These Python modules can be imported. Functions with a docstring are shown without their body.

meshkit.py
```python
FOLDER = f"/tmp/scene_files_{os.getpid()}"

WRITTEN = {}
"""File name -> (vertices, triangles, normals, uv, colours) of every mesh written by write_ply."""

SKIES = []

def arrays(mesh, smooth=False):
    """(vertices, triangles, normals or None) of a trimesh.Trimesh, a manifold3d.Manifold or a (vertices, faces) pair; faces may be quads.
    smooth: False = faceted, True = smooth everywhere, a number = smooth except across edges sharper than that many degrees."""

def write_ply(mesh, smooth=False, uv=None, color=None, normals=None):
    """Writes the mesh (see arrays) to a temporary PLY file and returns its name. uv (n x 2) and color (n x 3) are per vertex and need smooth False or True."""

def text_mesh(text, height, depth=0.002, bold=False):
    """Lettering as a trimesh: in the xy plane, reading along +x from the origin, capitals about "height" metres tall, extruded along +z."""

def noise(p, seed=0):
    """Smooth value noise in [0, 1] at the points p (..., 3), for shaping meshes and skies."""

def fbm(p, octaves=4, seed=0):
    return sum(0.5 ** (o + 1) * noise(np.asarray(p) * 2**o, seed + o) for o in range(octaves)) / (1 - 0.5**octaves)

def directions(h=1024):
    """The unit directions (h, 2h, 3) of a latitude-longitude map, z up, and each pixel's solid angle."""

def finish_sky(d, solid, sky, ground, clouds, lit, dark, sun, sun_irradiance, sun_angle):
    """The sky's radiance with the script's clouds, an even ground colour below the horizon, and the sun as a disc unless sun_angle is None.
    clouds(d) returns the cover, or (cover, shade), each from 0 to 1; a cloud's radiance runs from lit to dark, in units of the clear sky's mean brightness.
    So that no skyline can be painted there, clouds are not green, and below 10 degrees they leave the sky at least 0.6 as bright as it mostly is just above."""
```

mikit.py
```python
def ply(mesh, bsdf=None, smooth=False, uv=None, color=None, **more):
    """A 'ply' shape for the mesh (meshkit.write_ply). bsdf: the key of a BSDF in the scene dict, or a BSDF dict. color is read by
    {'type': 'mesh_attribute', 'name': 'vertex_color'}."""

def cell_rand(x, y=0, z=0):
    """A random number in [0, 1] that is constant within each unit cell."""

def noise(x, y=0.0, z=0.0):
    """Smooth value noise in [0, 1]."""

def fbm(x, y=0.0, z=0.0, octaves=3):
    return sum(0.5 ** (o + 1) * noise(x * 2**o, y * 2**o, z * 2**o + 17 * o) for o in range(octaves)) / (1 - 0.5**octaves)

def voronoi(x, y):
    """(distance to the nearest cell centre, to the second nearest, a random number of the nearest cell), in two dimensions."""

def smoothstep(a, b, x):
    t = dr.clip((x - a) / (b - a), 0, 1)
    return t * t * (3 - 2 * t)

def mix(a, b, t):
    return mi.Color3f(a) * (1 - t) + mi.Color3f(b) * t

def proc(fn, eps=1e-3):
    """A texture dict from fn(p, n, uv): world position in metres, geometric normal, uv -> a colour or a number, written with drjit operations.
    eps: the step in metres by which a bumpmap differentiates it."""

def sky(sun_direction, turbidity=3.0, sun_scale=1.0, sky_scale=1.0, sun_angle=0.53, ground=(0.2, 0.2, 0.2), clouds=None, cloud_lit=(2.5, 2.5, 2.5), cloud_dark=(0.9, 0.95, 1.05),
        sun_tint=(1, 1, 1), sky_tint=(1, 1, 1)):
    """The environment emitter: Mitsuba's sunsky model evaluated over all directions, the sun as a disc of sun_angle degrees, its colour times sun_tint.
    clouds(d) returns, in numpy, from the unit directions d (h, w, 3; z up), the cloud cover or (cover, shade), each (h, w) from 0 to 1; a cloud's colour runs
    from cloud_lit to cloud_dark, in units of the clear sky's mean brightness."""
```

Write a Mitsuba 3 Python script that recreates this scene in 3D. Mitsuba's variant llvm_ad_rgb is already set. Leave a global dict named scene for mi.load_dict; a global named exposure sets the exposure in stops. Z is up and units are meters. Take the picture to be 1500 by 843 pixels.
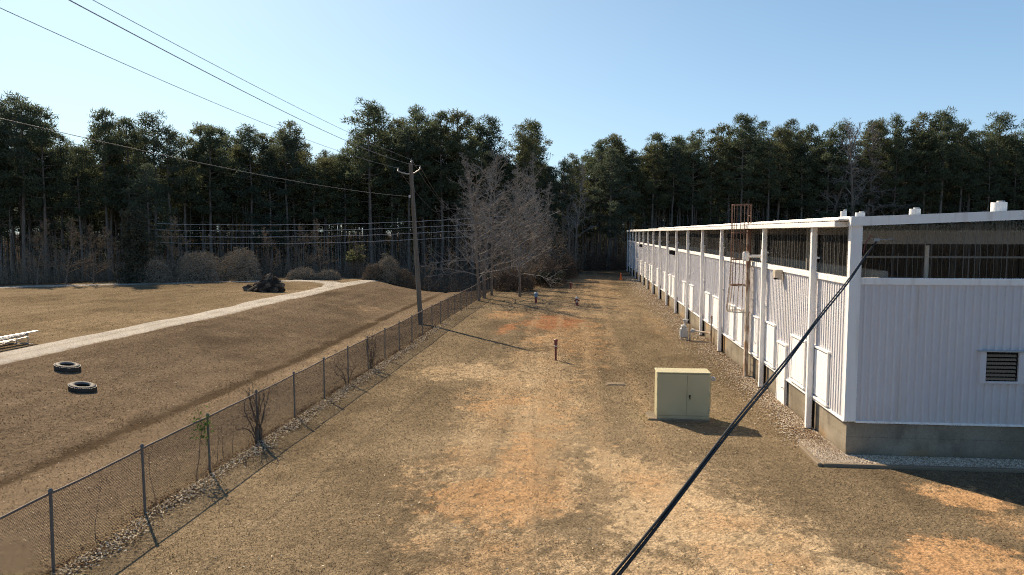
import math, random
import numpy as np
import trimesh
import drjit as dr
import mitsuba as mi
import mikit
import meshkit
from mikit import noise, fbm, smoothstep, mix

T = mi.ScalarTransform4f
scene, labels = {}, {}
rng = np.random.default_rng(11)
random.seed(11)

# ------------------------------------------------------------------ camera, sky, exposure
F_PX, CAM_H = 1040.0, 6.1
PITCH = math.atan(80.5 / F_PX)
YAW = math.atan(103 / F_PX * math.cos(PITCH))
fwd = np.array([-math.sin(YAW) * math.cos(PITCH), math.cos(YAW) * math.cos(PITCH), -math.sin(PITCH)])
scene['camera'] = {'type': 'perspective', 'fov': math.degrees(2 * math.atan(750 / F_PX)), 'fov_axis': 'x',
                   'near_clip': 0.05, 'far_clip': 4000.0,
                   'to_world': T().look_at(origin=[0, 0, CAM_H], target=[float(fwd[0]), float(fwd[1]), float(CAM_H + fwd[2])], up=[0, 0, 1])}
SUN_AZ, SUN_EL = math.radians(39.5), math.radians(38.5)
SUN = [-math.sin(SUN_AZ) * math.cos(SUN_EL), math.cos(SUN_AZ) * math.cos(SUN_EL), math.sin(SUN_EL)]


def veil(d):
    # thin high haze: a little near the sun, a little along the whole horizon
    near_sun = np.clip((d @ np.array(SUN)), 0, 1) ** 5
    low = np.exp(-np.clip(d[..., 2], 0, 1) / 0.16)
    return 0.26 * near_sun + 0.22 * low


scene['sky'] = mikit.sky(SUN, turbidity=3.0, sky_scale=0.62, sky_tint=(0.94, 1.06, 1.07), clouds=veil, cloud_lit=(2.3, 2.4, 2.5))
exposure = 2.72


# ------------------------------------------------------------------ mesh helpers
class MB:
    def __init__(s):
        s.v, s.f, s.n = [], [], 0

    def add(s, v, f):
        s.v.append(np.asarray(v, float)); s.f.append(np.asarray(f, int) + s.n); s.n += len(v)
        return s

    def tm(s, m):
        return s.add(m.vertices, m.faces)

    def box(s, x0, x1, y0, y1, z0, z1):
        v = [[x, y, z] for x in (x0, x1) for y in (y0, y1) for z in (z0, z1)]
        f = [[0, 1, 3], [0, 3, 2], [4, 6, 7], [4, 7, 5], [0, 4, 5], [0, 5, 1], [2, 3, 7], [2, 7, 6], [0, 2, 6], [0, 6, 4], [1, 5, 7], [1, 7, 3]]
        return s.add(v, f)

    def rbox(s, x0, x1, y0, y1, z0, z1, c=0.01):
        p = np.array([[x, y, z] for x in (x0, x1) for y in (y0, y1) for z in (z0, z1)])
        ctr = p.mean(0)
        sg = np.sign(p - ctr)
        q = np.vstack([p - sg * [c, c, 0], p - sg * [c, 0, c], p - sg * [0, c, c]])
        return s.tm(trimesh.convex.convex_hull(q))

    def tube(s, pts, r, sides=8, cap=True):
        p = np.asarray(pts, float)
        r = np.broadcast_to(np.asarray(r, float), (len(p),))
        t = np.gradient(p, axis=0)
        t /= np.linalg.norm(t, axis=1, keepdims=True) + 1e-12
        ref = np.array([0, 0, 1.0]) if np.abs(t[:, 2]).max() < 0.95 else np.array([1.0, 0.05, 0])
        if np.abs(t @ ref).max() > 0.97:
            ref = np.array([0.1, 1.0, 0.1])
        a = np.cross(t, ref); a /= np.linalg.norm(a, axis=1, keepdims=True) + 1e-12
        b = np.cross(t, a)
        g = np.arange(sides) * 2 * np.pi / sides
        v = p[:, None] + r[:, None, None] * (np.cos(g)[None, :, None] * a[:, None] + np.sin(g)[None, :, None] * b[:, None])
        i, j = np.meshgrid(np.arange(len(p) - 1), np.arange(sides), indexing='ij')
        q = np.stack([i * sides + j, i * sides + (j + 1) % sides, (i + 1) * sides + (j + 1) % sides, (i + 1) * sides + j], -1).reshape(-1, 4)
        f = np.vstack([q[:, [0, 1, 2]], q[:, [0, 2, 3]]])
        v = v.reshape(-1, 3)
        if cap:
            n = len(v)
            v = np.vstack([v, p[0], p[-1]])
            k = np.arange(sides)
            f = np.vstack([f, np.stack([k, (k + 1) % sides, k * 0 + n], 1), np.stack([k + n - sides, (k + 1) % sides + n - sides, k * 0 + n + 1], 1)])
        return s.add(v, f)

    def segs(s, p0, p1, r0, r1, sides=3):
        p0, p1 = np.asarray(p0, float).reshape(-1, 3), np.asarray(p1, float).reshape(-1, 3)
        n = len(p0)
        r0, r1 = np.broadcast_to(r0, (n,)), np.broadcast_to(r1, (n,))
        t = p1 - p0
        t /= np.linalg.norm(t, axis=1, keepdims=True) + 1e-12
        ref = np.where(np.abs(t[:, 2:]) < 0.9, [[0, 0, 1.0]], [[1.0, 0, 0]])
        a = np.cross(t, ref); a /= np.linalg.norm(a, axis=1, keepdims=True) + 1e-12
        b = np.cross(t, a)
        g = np.arange(sides) * 2 * np.pi / sides
        ring = np.cos(g)[None, :, None] * a[:, None] + np.sin(g)[None, :, None] * b[:, None]
        v = np.concatenate([p0[:, None] + r0[:, None, None] * ring, p1[:, None] + r1[:, None, None] * ring], 1).reshape(-1, 3)
        k = np.arange(sides); k2 = (k + 1) % sides
        f = np.vstack([np.stack([k, k2, k2 + sides], 1), np.stack([k, k2 + sides, k + sides], 1)])
        f = (f[None] + (np.arange(n) * 2 * sides)[:, None, None]).reshape(-1, 3)
        return s.add(v, f)

    def lathe(s, prof, x, y, z=0, n=20):
        p = np.asarray(prof, float)
        g = np.arange(n) * 2 * np.pi / n
        v = np.stack([p[:, 0][:, None] * np.cos(g) + x, p[:, 0][:, None] * np.sin(g) + y, np.broadcast_to(p[:, 1][:, None] + z, (len(p), n))], -1).reshape(-1, 3)
        i, j = np.meshgrid(np.arange(len(p) - 1), np.arange(n), indexing='ij')
        q = np.stack([i * n + j, i * n + (j + 1) % n, (i + 1) * n + (j + 1) % n, (i + 1) * n + j], -1).reshape(-1, 4)
        return s.add(v, np.vstack([q[:, [0, 1, 2]], q[:, [0, 2, 3]]]))

    def m(s):
        return (np.vstack(s.v), np.vstack(s.f))


used = {}


def numbered(name):
    k = used.get(name, -1) + 1
    used[name] = k
    return name if k == 0 else f'{name}_{k:03d}'


def lab(key, label=None, cat=None, group=None, kind=None):
    d = {}
    if label: d['label'] = label
    if cat: d['category'] = cat
    if group: d['group'] = group
    if kind: d['kind'] = kind
    labels[key] = d


def thing(name, label, cat, group=None):
    key = numbered(name)
    lab(key, label, cat, group)
    return key


def part(parent, name, mesh, bsdf, smooth=False, label=None, **kw):
    key = numbered(f'{parent}__{name}')
    scene[key] = mikit.ply(mesh.m() if isinstance(mesh, MB) else mesh, bsdf, smooth, **kw)
    if label: lab(key, label)
    return key


def whole(name, mesh, bsdf, label, cat, group=None, smooth=False, kind=None, **kw):
    key = numbered(name)
    scene[key] = mikit.ply(mesh.m() if isinstance(mesh, MB) else mesh, bsdf, smooth, **kw)
    lab(key, label, cat, group, kind)
    return key


def structure(name, mesh, bsdf, label=None, cat=None, smooth=False):
    return whole(name, mesh, bsdf, label, cat, None, smooth, 'structure')


# ------------------------------------------------------------------ terrain
def sst(a, b, x):
    t = np.clip((np.asarray(x, float) - a) / (b - a), 0, 1)
    return t * t * (3 - 2 * t)


def ground_z(x, y):
    x, y = np.asarray(x, float), np.asarray(y, float)
    z = -0.32 * sst(-9.4, -14.3, x) + 0.95 * sst(-15.2, -23.0, x)
    z = z - 0.10 * np.exp(-((x + 14.7 + 0.25 * np.sin(y * 0.13)) / 0.35) ** 2)
    start = 74 + 9 * sst(-20, -27, x) - 14 * sst(-36, -66, x)
    z = z - 2.4 * sst(0, 14, y - start) * sst(-8.6, -13, x)
    p = np.stack([x * 0.22, y * 0.22, x * 0], -1)
    n = meshkit.fbm(p, 3, 5) - 0.5
    q = np.stack([x * 0.9, y * 0.9, x * 0 + 3], -1)
    n2 = meshkit.fbm(q, 2, 9) - 0.5
    amp = np.where(x > 5.0, 0.0, 1.0) * sst(5.5, 3.5, x)
    far = sst(140, 90, y)
    return z + (0.18 * n + 0.05 * n2) * amp * far * (0.45 + 0.55 * sst(-8, -14, x))


# bare earth in the lawn: centre x, y, half sizes, turn (deg), strength, tone (0 pale sand, 1 orange, 2 red clay)
PATCHES = [
    (-2.0, 23.0, 2.5, 18.0, 0, 0.58, 0.30), (2.2, 15.5, 2.6, 5.0, 25, 0.5, 0.25), (-0.8, 44.0, 2.4, 13.0, 3, 0.52, 0.8), (1.4, 75.0, 2.4, 26.0, 0, 0.46, 0.5),
    (-4.6, 30.6, 2.6, 2.3, 0, 0.75, 0.0), (-2.6, 28.8, 1.3, 1.5, 0, 0.8, 0.1),
    (-2.3, 24.6, 2.1, 1.7, 12, 0.85, 0.55), (-0.9, 22.6, 0.9, 1.3, 0, 0.7, 0.5), (-2.4, 20.6, 1.9, 2.2, 0, 0.55, 0.15), (-1.5, 18.3, 0.9, 2.8, 0, 0.75, 0.7),
    (-1.9, 15.6, 1.8, 1.9, 10, 0.85, 0.8), (-0.8, 16.4, 1.2, 2.6, 0, 0.7, 0.55),
    (1.2, 17.7, 0.95, 2.4, 20, 0.9, 0.2), (2.2, 15.0, 2.0, 2.3, 25, 1.0, 0.3), (3.6, 13.2, 1.9, 1.7, 20, 1.0, 0.25), (1.4, 12.2, 1.9, 1.3, 0, 0.85, 0.4),
    (4.85, 12.6, 0.9, 1.2, 10, 0.95, 0.2), (7.1, 13.2, 1.5, 1.25, 0, 1.25, 1.1), (8.9, 16.9, 1.0, 0.7, -30, 1.0, 1.0), (9.4, 15.2, 1.2, 0.8, -30, 0.55, 0.8),
    (-1.8, 47.5, 2.2, 4.6, 0, 1.0, 1.75), (-4.7, 44.5, 0.6, 2.8, -6, 0.9, 1.7), (-2.0, 40.0, 1.6, 2.4, 0, 0.7, 0.6), (-5.5, 52, 1.8, 3.4, 0, 0.6, 1.3),
    (0.3, 38.5, 0.35, 3.0, 5, 0.45, 1.0), (3.2, 62, 1.6, 14, 0, 0.35, 0.35), (1.5, 98, 3.6, 7, 0, 0.55, 0.7), (5.0, 48, 1.0, 9, 0, 0.35, 0.5),
    (-17.5, 56, 1.6, 2.4, 0, 0.3, 0.4), (-30, 42, 4, 6, 0, 0.3, 0.1), (-13.2, 40, 0.8, 12, 0, 0.35, 0.15),
]
EDGE = [(-90, 56), (-56, 69.5), (-40, 81), (-22, 87), (-12, 88), (-9, 77), (-6.5, 75), (-4.4, 83), (-2.4, 96), (0.5, 113), (8, 121), (100, 118)]
EX, EY = np.array([e[0] for e in EDGE], float), np.array([e[1] for e in EDGE], float)


def edge_y(x):
    return np.interp(x, EX, EY)


def bare_np(x, y):
    n = meshkit.fbm(np.stack([x * 0.9, y * 0.9, x * 0], -1), 3, 2) - 0.5
    n2 = meshkit.fbm(np.stack([x * 4, y * 4, x * 0], -1), 2, 3) - 0.5
    out = np.zeros_like(x)
    for cx, cy, rx, ry, a, s, tone in PATCHES:
        c, sn = math.cos(math.radians(a)), math.sin(math.radians(a))
        dx, dy = x - cx, y - cy
        r = np.sqrt(((dx * c + dy * sn) / rx) ** 2 + ((-dx * sn + dy * c) / ry) ** 2)
        out = np.maximum(out, s * sst(1.25, 0.6, r + n * 1.0 + n2 * 0.6))
    return out


def ground_fn(p, n, uv):
    x, y = p.x, p.y
    big = fbm(x * 0.13, y * 0.13, 3.0, 3)
    mid = fbm(x * 0.8, y * 0.8, 7.0, 3)
    fine = fbm(x * 7, y * 7, 1.0, 3)
    grit = noise(x * 38, y * 38, 2.0)
    t = dr.clip(1.0 * big + 0.55 * mid + 0.5 * fine - 0.60, 0, 1)
    g = mix((0.100, 0.078, 0.052), (0.240, 0.187, 0.122), t)
    left = smoothstep(-9.0, -11.0, x)
    g = mix(g, mix((0.094, 0.072, 0.051), (0.192, 0.147, 0.103), t), left)
    field = smoothstep(-24.5, -26.5, x)
    g = mix(g, mix((0.15, 0.115, 0.072), (0.27, 0.208, 0.135), t), field)
    # dark worn blotches of the lawn
    g = g * 0.88 * (1.0 - 0.2 * smoothstep(0.58, 0.75, fbm(x * 0.35 + 9, y * 0.3, 5.0, 3)))
    wn = (fbm(x * 0.9, y * 0.9, 11.0, 3) - 0.5) * 1.0 + (fbm(x * 5, y * 5, 12.0, 2) - 0.5) * 0.75
    bare, tone = mi.Float(0), mi.Float(0)
    for cx, cy, rx, ry, a, s, tn in PATCHES:
        c, sn = math.cos(math.radians(a)), math.sin(math.radians(a))
        dx, dy = x - cx, y - cy
        r = dr.sqrt(dr.square((dx * c + dy * sn) / rx) + dr.square((-dx * sn + dy * c) / ry))
        w = s * smoothstep(1.25, 0.55, r + wn)
        tone = dr.select(w > bare, tn, tone)
        bare = dr.maximum(bare, w)
    tone = tone + (fbm(x * 1.2, y * 1.2, 21.0, 3) - 0.5) * 1.1
    soil = mix((0.43, 0.325, 0.205), (0.41, 0.25, 0.13), smoothstep(0.0, 1.0, tone))
    soil = mix(soil, (0.26, 0.115, 0.058), smoothstep(1.0, 2.0, tone))
    soil = soil * (0.64 + 0.36 * fine + 0.12 * grit)
    crumbs = smoothstep(0.60, 0.72, fbm(x * 9, y * 5.5, 31.0, 3))
    soil = mix(soil, g, crumbs * 0.7)
    ragged = bare * 1.0 + (fbm(x * 3.0, y * 2.2, 41.0, 3) - 0.5) * 0.7 + (fbm(x * 13, y * 9, 42.0, 2) - 0.5) * 0.6 + (fbm(x * 34, y * 24, 43.0, 2) - 0.5) * 0.6
    bm = smoothstep(0.16, 0.92, ragged)
    col = mix(g, soil, dr.clip(bm * 0.66 + bare * 0.14, 0, 1))
    lanes = noise(x * 1.7 + 0.3 * mid, y * 0.05, 51.0)
    col = col * (0.88 + 0.24 * lanes)
    # wheel tracks that run up the strip
    for tx, wdt, k in ((-3.0, 0.42, 0.5), (-1.25, 0.42, 0.5), (0.35, 0.36, 0.5), (1.95, 0.36, 0.45)):
        d = dr.abs(x - tx - 0.25 * dr.sin(y * 0.09) + (mid - 0.5) * 0.5)
        col = mix(col, mix((0.30, 0.215, 0.13), (0.21, 0.155, 0.098), fine), k * smoothstep(wdt, 0.05, d) * smoothstep(11, 20, y) * smoothstep(0.25, 0.6, mid + 0.15))
    # rut of the swale and its pale far bank
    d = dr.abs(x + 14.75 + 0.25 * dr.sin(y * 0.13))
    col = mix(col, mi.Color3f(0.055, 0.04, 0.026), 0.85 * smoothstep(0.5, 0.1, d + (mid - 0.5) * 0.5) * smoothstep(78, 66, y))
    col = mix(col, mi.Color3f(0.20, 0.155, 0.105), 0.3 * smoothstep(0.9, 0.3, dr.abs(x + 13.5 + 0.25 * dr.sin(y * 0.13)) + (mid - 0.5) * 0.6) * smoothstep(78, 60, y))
    # grit and stalks
    col = col * (0.80 + 0.4 * grit) * (0.87 + 0.26 * noise(x * 15, y * 15, 8.0))
    # leaf mould under the trees
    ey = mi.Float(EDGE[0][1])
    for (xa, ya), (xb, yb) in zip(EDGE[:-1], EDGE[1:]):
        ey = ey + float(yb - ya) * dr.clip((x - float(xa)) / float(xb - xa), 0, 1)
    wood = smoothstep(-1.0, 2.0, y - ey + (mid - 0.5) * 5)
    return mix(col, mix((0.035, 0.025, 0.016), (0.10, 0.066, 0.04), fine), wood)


def ground_bump(p, n, uv):
    return 0.6 * fbm(p.x * 6, p.y * 6, 1.0, 2) + 0.4 * noise(p.x * 26, p.y * 26, 4.0)


def diffuse(rgb):
    return {'type': 'twosided', 'bsdf': {'type': 'diffuse', 'reflectance': {'type': 'rgb', 'value': list(rgb)} if not isinstance(rgb, dict) else rgb}}


def principled(rgb, rough=0.5, metal=0.0, **k):
    return {'type': 'twosided', 'bsdf': {'type': 'principled', 'base_color': {'type': 'rgb', 'value': list(rgb)} if not isinstance(rgb, dict) else rgb,
                                         'roughness': rough, 'metallic': metal, **k}}


def vcol(rough=None):
    return diffuse({'type': 'mesh_attribute', 'name': 'vertex_color'})


def path_fn(p, n, uv):
    f, m = fbm(p.x * 6, p.y * 6, 2.0, 3), fbm(p.x * 0.7, p.y * 0.5, 4.0, 3)
    c = mix((0.27, 0.25, 0.22), (0.41, 0.385, 0.345), dr.clip(m * 0.7 + f * 0.6 - 0.15, 0, 1))
    d = dr.abs(uv.x - 0.5)
    c = mix(c, mi.Color3f(0.17, 0.125, 0.08), 0.75 * smoothstep(0.36, 0.5, d + (f - 0.5) * 0.22))
    c = mix(c, mi.Color3f(0.20, 0.165, 0.12), 0.35 * smoothstep(0.10, 0.0, d + (m - 0.5) * 0.2))
    return c * (0.75 + 0.5 * noise(p.x * 30, p.y * 30, 1.0))


def concrete_fn(p, n, uv):
    h = p.x + p.y
    m = fbm(h * 0.7, p.z * 1.2, 3.0, 4)
    streak = fbm(h * 2.3, p.z * 0.9, 6.0, 4)
    c = mix((0.16, 0.14, 0.108), (0.34, 0.30, 0.24), m)
    c = mix(c, mi.Color3f(0.10, 0.085, 0.068), smoothstep(0.50, 0.78, streak) * 0.5)
    c = mix(c, mi.Color3f(0.40, 0.25, 0.12), smoothstep(0.62, 0.78, fbm(h * 0.45, p.z * 0.5, 13.0, 3)) * 0.7)
    damp = smoothstep(0.34, 0.0, p.z + (m - 0.5) * 0.3)
    c = mix(c, mi.Color3f(0.13, 0.105, 0.075), damp * 0.55)
    lines = smoothstep(0.012, 0.004, dr.abs(p.z - 0.52 - 0.01 * m))
    return c * (0.85 + 0.3 * noise(h * 40, p.z * 40, 1.0)) * (1 - 0.25 * lines)


def siding_fn(p, n, uv):
    h = p.x + p.y
    s = fbm(h * 5.0, p.z * 0.25, 2.0, 3)
    m = fbm(h * 0.5, p.z * 0.5, 5.0, 3)
    c = mix((0.51, 0.50, 0.525), (0.59, 0.58, 0.595), m)
    c = mix(c, mi.Color3f(0.46, 0.43, 0.385), smoothstep(0.60, 0.80, s) * 0.4)
    low = smoothstep(1.7, 1.0, p.z + (m - 0.5) * 0.8)
    return mix(c, mi.Color3f(0.44, 0.39, 0.33), low * 0.18)


def white_fn(p, n, uv):
    h = p.x + p.y
    s = fbm(h * 9.0, p.z * 0.6, 2.0, 3)
    return mix((0.74, 0.735, 0.725), (0.58, 0.55, 0.51), smoothstep(0.55, 0.85, s) * 0.6)


def rust_fn(p, n, uv):
    a = fbm(p.x * 6 + p.y * 6, p.z * 3.0, 2.0, 3)
    hi = smoothstep(3.0, 5.6, p.z + (a - 0.5) * 3.0)
    paint = mix((0.40, 0.36, 0.30), (0.24, 0.15, 0.095), smoothstep(0.42, 0.66, a))
    return mix(paint, mix((0.075, 0.038, 0.027), (0.17, 0.082, 0.05), a), hi)


def bark_fn(p, n, uv):
    a = fbm(p.x * 9 + p.y * 7, p.z * 1.6, 2.0, 3)
    return mix((0.09, 0.076, 0.066), (0.25, 0.21, 0.175), a)


def pole_fn(p, n, uv):
    a = fbm(p.x * 30 + p.y * 26, p.z * 0.7, 2.0, 3)
    return mix((0.075, 0.062, 0.05), (0.22, 0.19, 0.155), a)


def glaze_fn(p, n, uv):
    h = p.x + p.y
    s = fbm(h * 7.0, p.z * 0.12, 3.0, 3)
    lap = smoothstep(0.03, 0.010, dr.abs(h * 1.05 - dr.floor(h * 1.05) - 0.5))
    grime = smoothstep(0.60, 0.80, s) * 0.30
    drip = smoothstep(0.74, 0.82, noise(h * 26, p.z * 0.5, 4.0)) * 0.35
    return dr.clip(0.025 + 0.3 * grime + 0.1 * lap, 0, 0.6)


def cabinet_fn(p, n, uv):
    m = fbm(p.x * 1.5, p.z * 1.5 + p.y, 3.0, 3)
    c = mix((0.355, 0.325, 0.205), (0.41, 0.375, 0.24), m)
    return mix(c, mi.Color3f(0.25, 0.21, 0.13), 0.45 * smoothstep(0.42, 0.1, p.z + (m - 0.5) * 0.5))


def brush_fn(p, n, uv):
    return mix((0.11, 0.088, 0.065), (0.25, 0.20, 0.15), fbm(p.x * 0.8, p.y * 0.8, p.z * 0.8, 3))


def rock_fn(p, n, uv):
    return mix((0.028, 0.024, 0.021), (0.17, 0.14, 0.11), smoothstep(0.35, 0.8, fbm(p.x * 2.4, p.y * 2.4, p.z * 2.4, 3)))


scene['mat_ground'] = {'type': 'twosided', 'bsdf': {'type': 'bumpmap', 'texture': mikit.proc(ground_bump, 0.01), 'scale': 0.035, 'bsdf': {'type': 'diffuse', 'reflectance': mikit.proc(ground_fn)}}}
scene['mat_path'] = diffuse(mikit.proc(path_fn))
scene['mat_concrete'] = diffuse(mikit.proc(concrete_fn))
scene['mat_siding'] = principled(mikit.proc(siding_fn), 0.55, specular=0.3)
scene['mat_white'] = principled(mikit.proc(white_fn), 0.5, specular=0.3)
scene['mat_rust'] = principled(mikit.proc(rust_fn), 0.75)
scene['mat_bark'] = diffuse(mikit.proc(bark_fn))
scene['mat_pole'] = diffuse(mikit.proc(pole_fn))
scene['mat_glaze'] = {'type': 'blendbsdf', 'weight': mikit.proc(glaze_fn), 'clear': {'type': 'thindielectric', 'int_ior': 1.2}, 'grime': diffuse((0.34, 0.33, 0.30))}
scene['mat_cabinet'] = principled(mikit.proc(cabinet_fn), 0.55, specular=0.3)
scene['mat_brush'] = diffuse(mikit.proc(brush_fn))
scene['mat_rock'] = diffuse(mikit.proc(rock_fn))
scene['mat_vcol'] = vcol()
scene['mat_blade'] = {'type': 'principledthin', 'base_color': {'type': 'mesh_attribute', 'name': 'vertex_color'}, 'roughness': 0.8, 'diff_trans': 1.0, 'spec_trans': 0.0}
for nm, c in (('needle_a', (0.094, 0.116, 0.070)), ('needle_b', (0.110, 0.120, 0.066)), ('needle_c', (0.086, 0.108, 0.074)), ('leaf_green', (0.07, 0.12, 0.03))):
    scene['mat_' + nm] = {'type': 'principledthin', 'base_color': {'type': 'rgb', 'value': list(c)}, 'roughness': 0.7, 'diff_trans': 0.9, 'spec_trans': 0.0}
scene['mat_twig'] = diffuse((0.215, 0.20, 0.185))
scene['mat_ivy'] = diffuse((0.06, 0.065, 0.048))
scene['mat_bush'] = diffuse((0.27, 0.23, 0.175))
scene['mat_twig_dark'] = diffuse((0.12, 0.095, 0.075))
scene['mat_stem'] = diffuse((0.27, 0.24, 0.21))
scene['mat_wire_mesh'] = diffuse((0.075, 0.068, 0.062))
scene['mat_post'] = principled((0.12, 0.115, 0.11), 0.6, 0.2)
scene['mat_rail'] = principled((0.13, 0.10, 0.08), 0.85, 0.0)
scene['mat_steel'] = principled((0.27, 0.27, 0.265), 0.5, 0.4)
scene['mat_alu'] = principled((0.48, 0.48, 0.48), 0.55, 0.3)
scene['mat_cable'] = principled((0.010, 0.010, 0.010), 0.5, 0.0, specular=0.3)
scene['mat_conductor'] = principled((0.30, 0.30, 0.31), 0.35, 0.8)
scene['mat_dim_wire'] = principled((0.14, 0.14, 0.14), 0.6, 0.2)
scene['mat_dark'] = diffuse((0.02, 0.019, 0.018))
scene['mat_rubber'] = principled((0.028, 0.027, 0.026), 0.55)
scene['mat_rubber_dusty'] = principled((0.15, 0.142, 0.13), 0.75, specular=0.25)
scene['mat_red'] = principled((0.135, 0.035, 0.032), 0.6)
scene['mat_blue'] = principled((0.11, 0.22, 0.34), 0.6)
scene['mat_orange'] = principled((0.75, 0.16, 0.03), 0.5)
scene['mat_grey'] = principled((0.33, 0.34, 0.345), 0.5)
scene['mat_beige'] = principled((0.42, 0.37, 0.30), 0.5)
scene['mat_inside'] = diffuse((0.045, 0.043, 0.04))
scene['mat_inside_pale'] = diffuse((0.22, 0.205, 0.18))
scene['mat_louver'] = diffuse((0.22, 0.165, 0.12))
scene['mat_seam'] = diffuse((0.15, 0.145, 0.135))
scene['mat_timber'] = diffuse((0.19, 0.155, 0.115))

# ------------------------------------------------------------------ ground
xs = np.concatenate([np.linspace(-900, -110, 12), np.linspace(-100, -36, 50), np.arange(-35, 12.1, 0.4), np.linspace(13, 100, 40), np.linspace(120, 900, 12)])
ys = np.concatenate([np.linspace(-300, -12, 8), np.arange(-6, 8, 2.0), np.arange(8, 100, 0.45), np.linspace(101, 190, 50), np.linspace(210, 1500, 16)])
gx, gy = np.meshgrid(xs, ys)
gz = ground_z(gx, gy)
nx, ny = len(xs), len(ys)
i, j = np.meshgrid(np.arange(ny - 1), np.arange(nx - 1), indexing='ij')
a = (i * nx + j).ravel()
gf = np.vstack([np.stack([a, a + 1, a + nx + 1], 1), np.stack([a, a + nx + 1, a + nx], 1)])
structure('ground', (np.stack([gx, gy, gz], -1).reshape(-1, 3), gf), 'mat_ground', 'dry winter lawn with patches of sand and red clay', 'ground', smooth=True)


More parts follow.
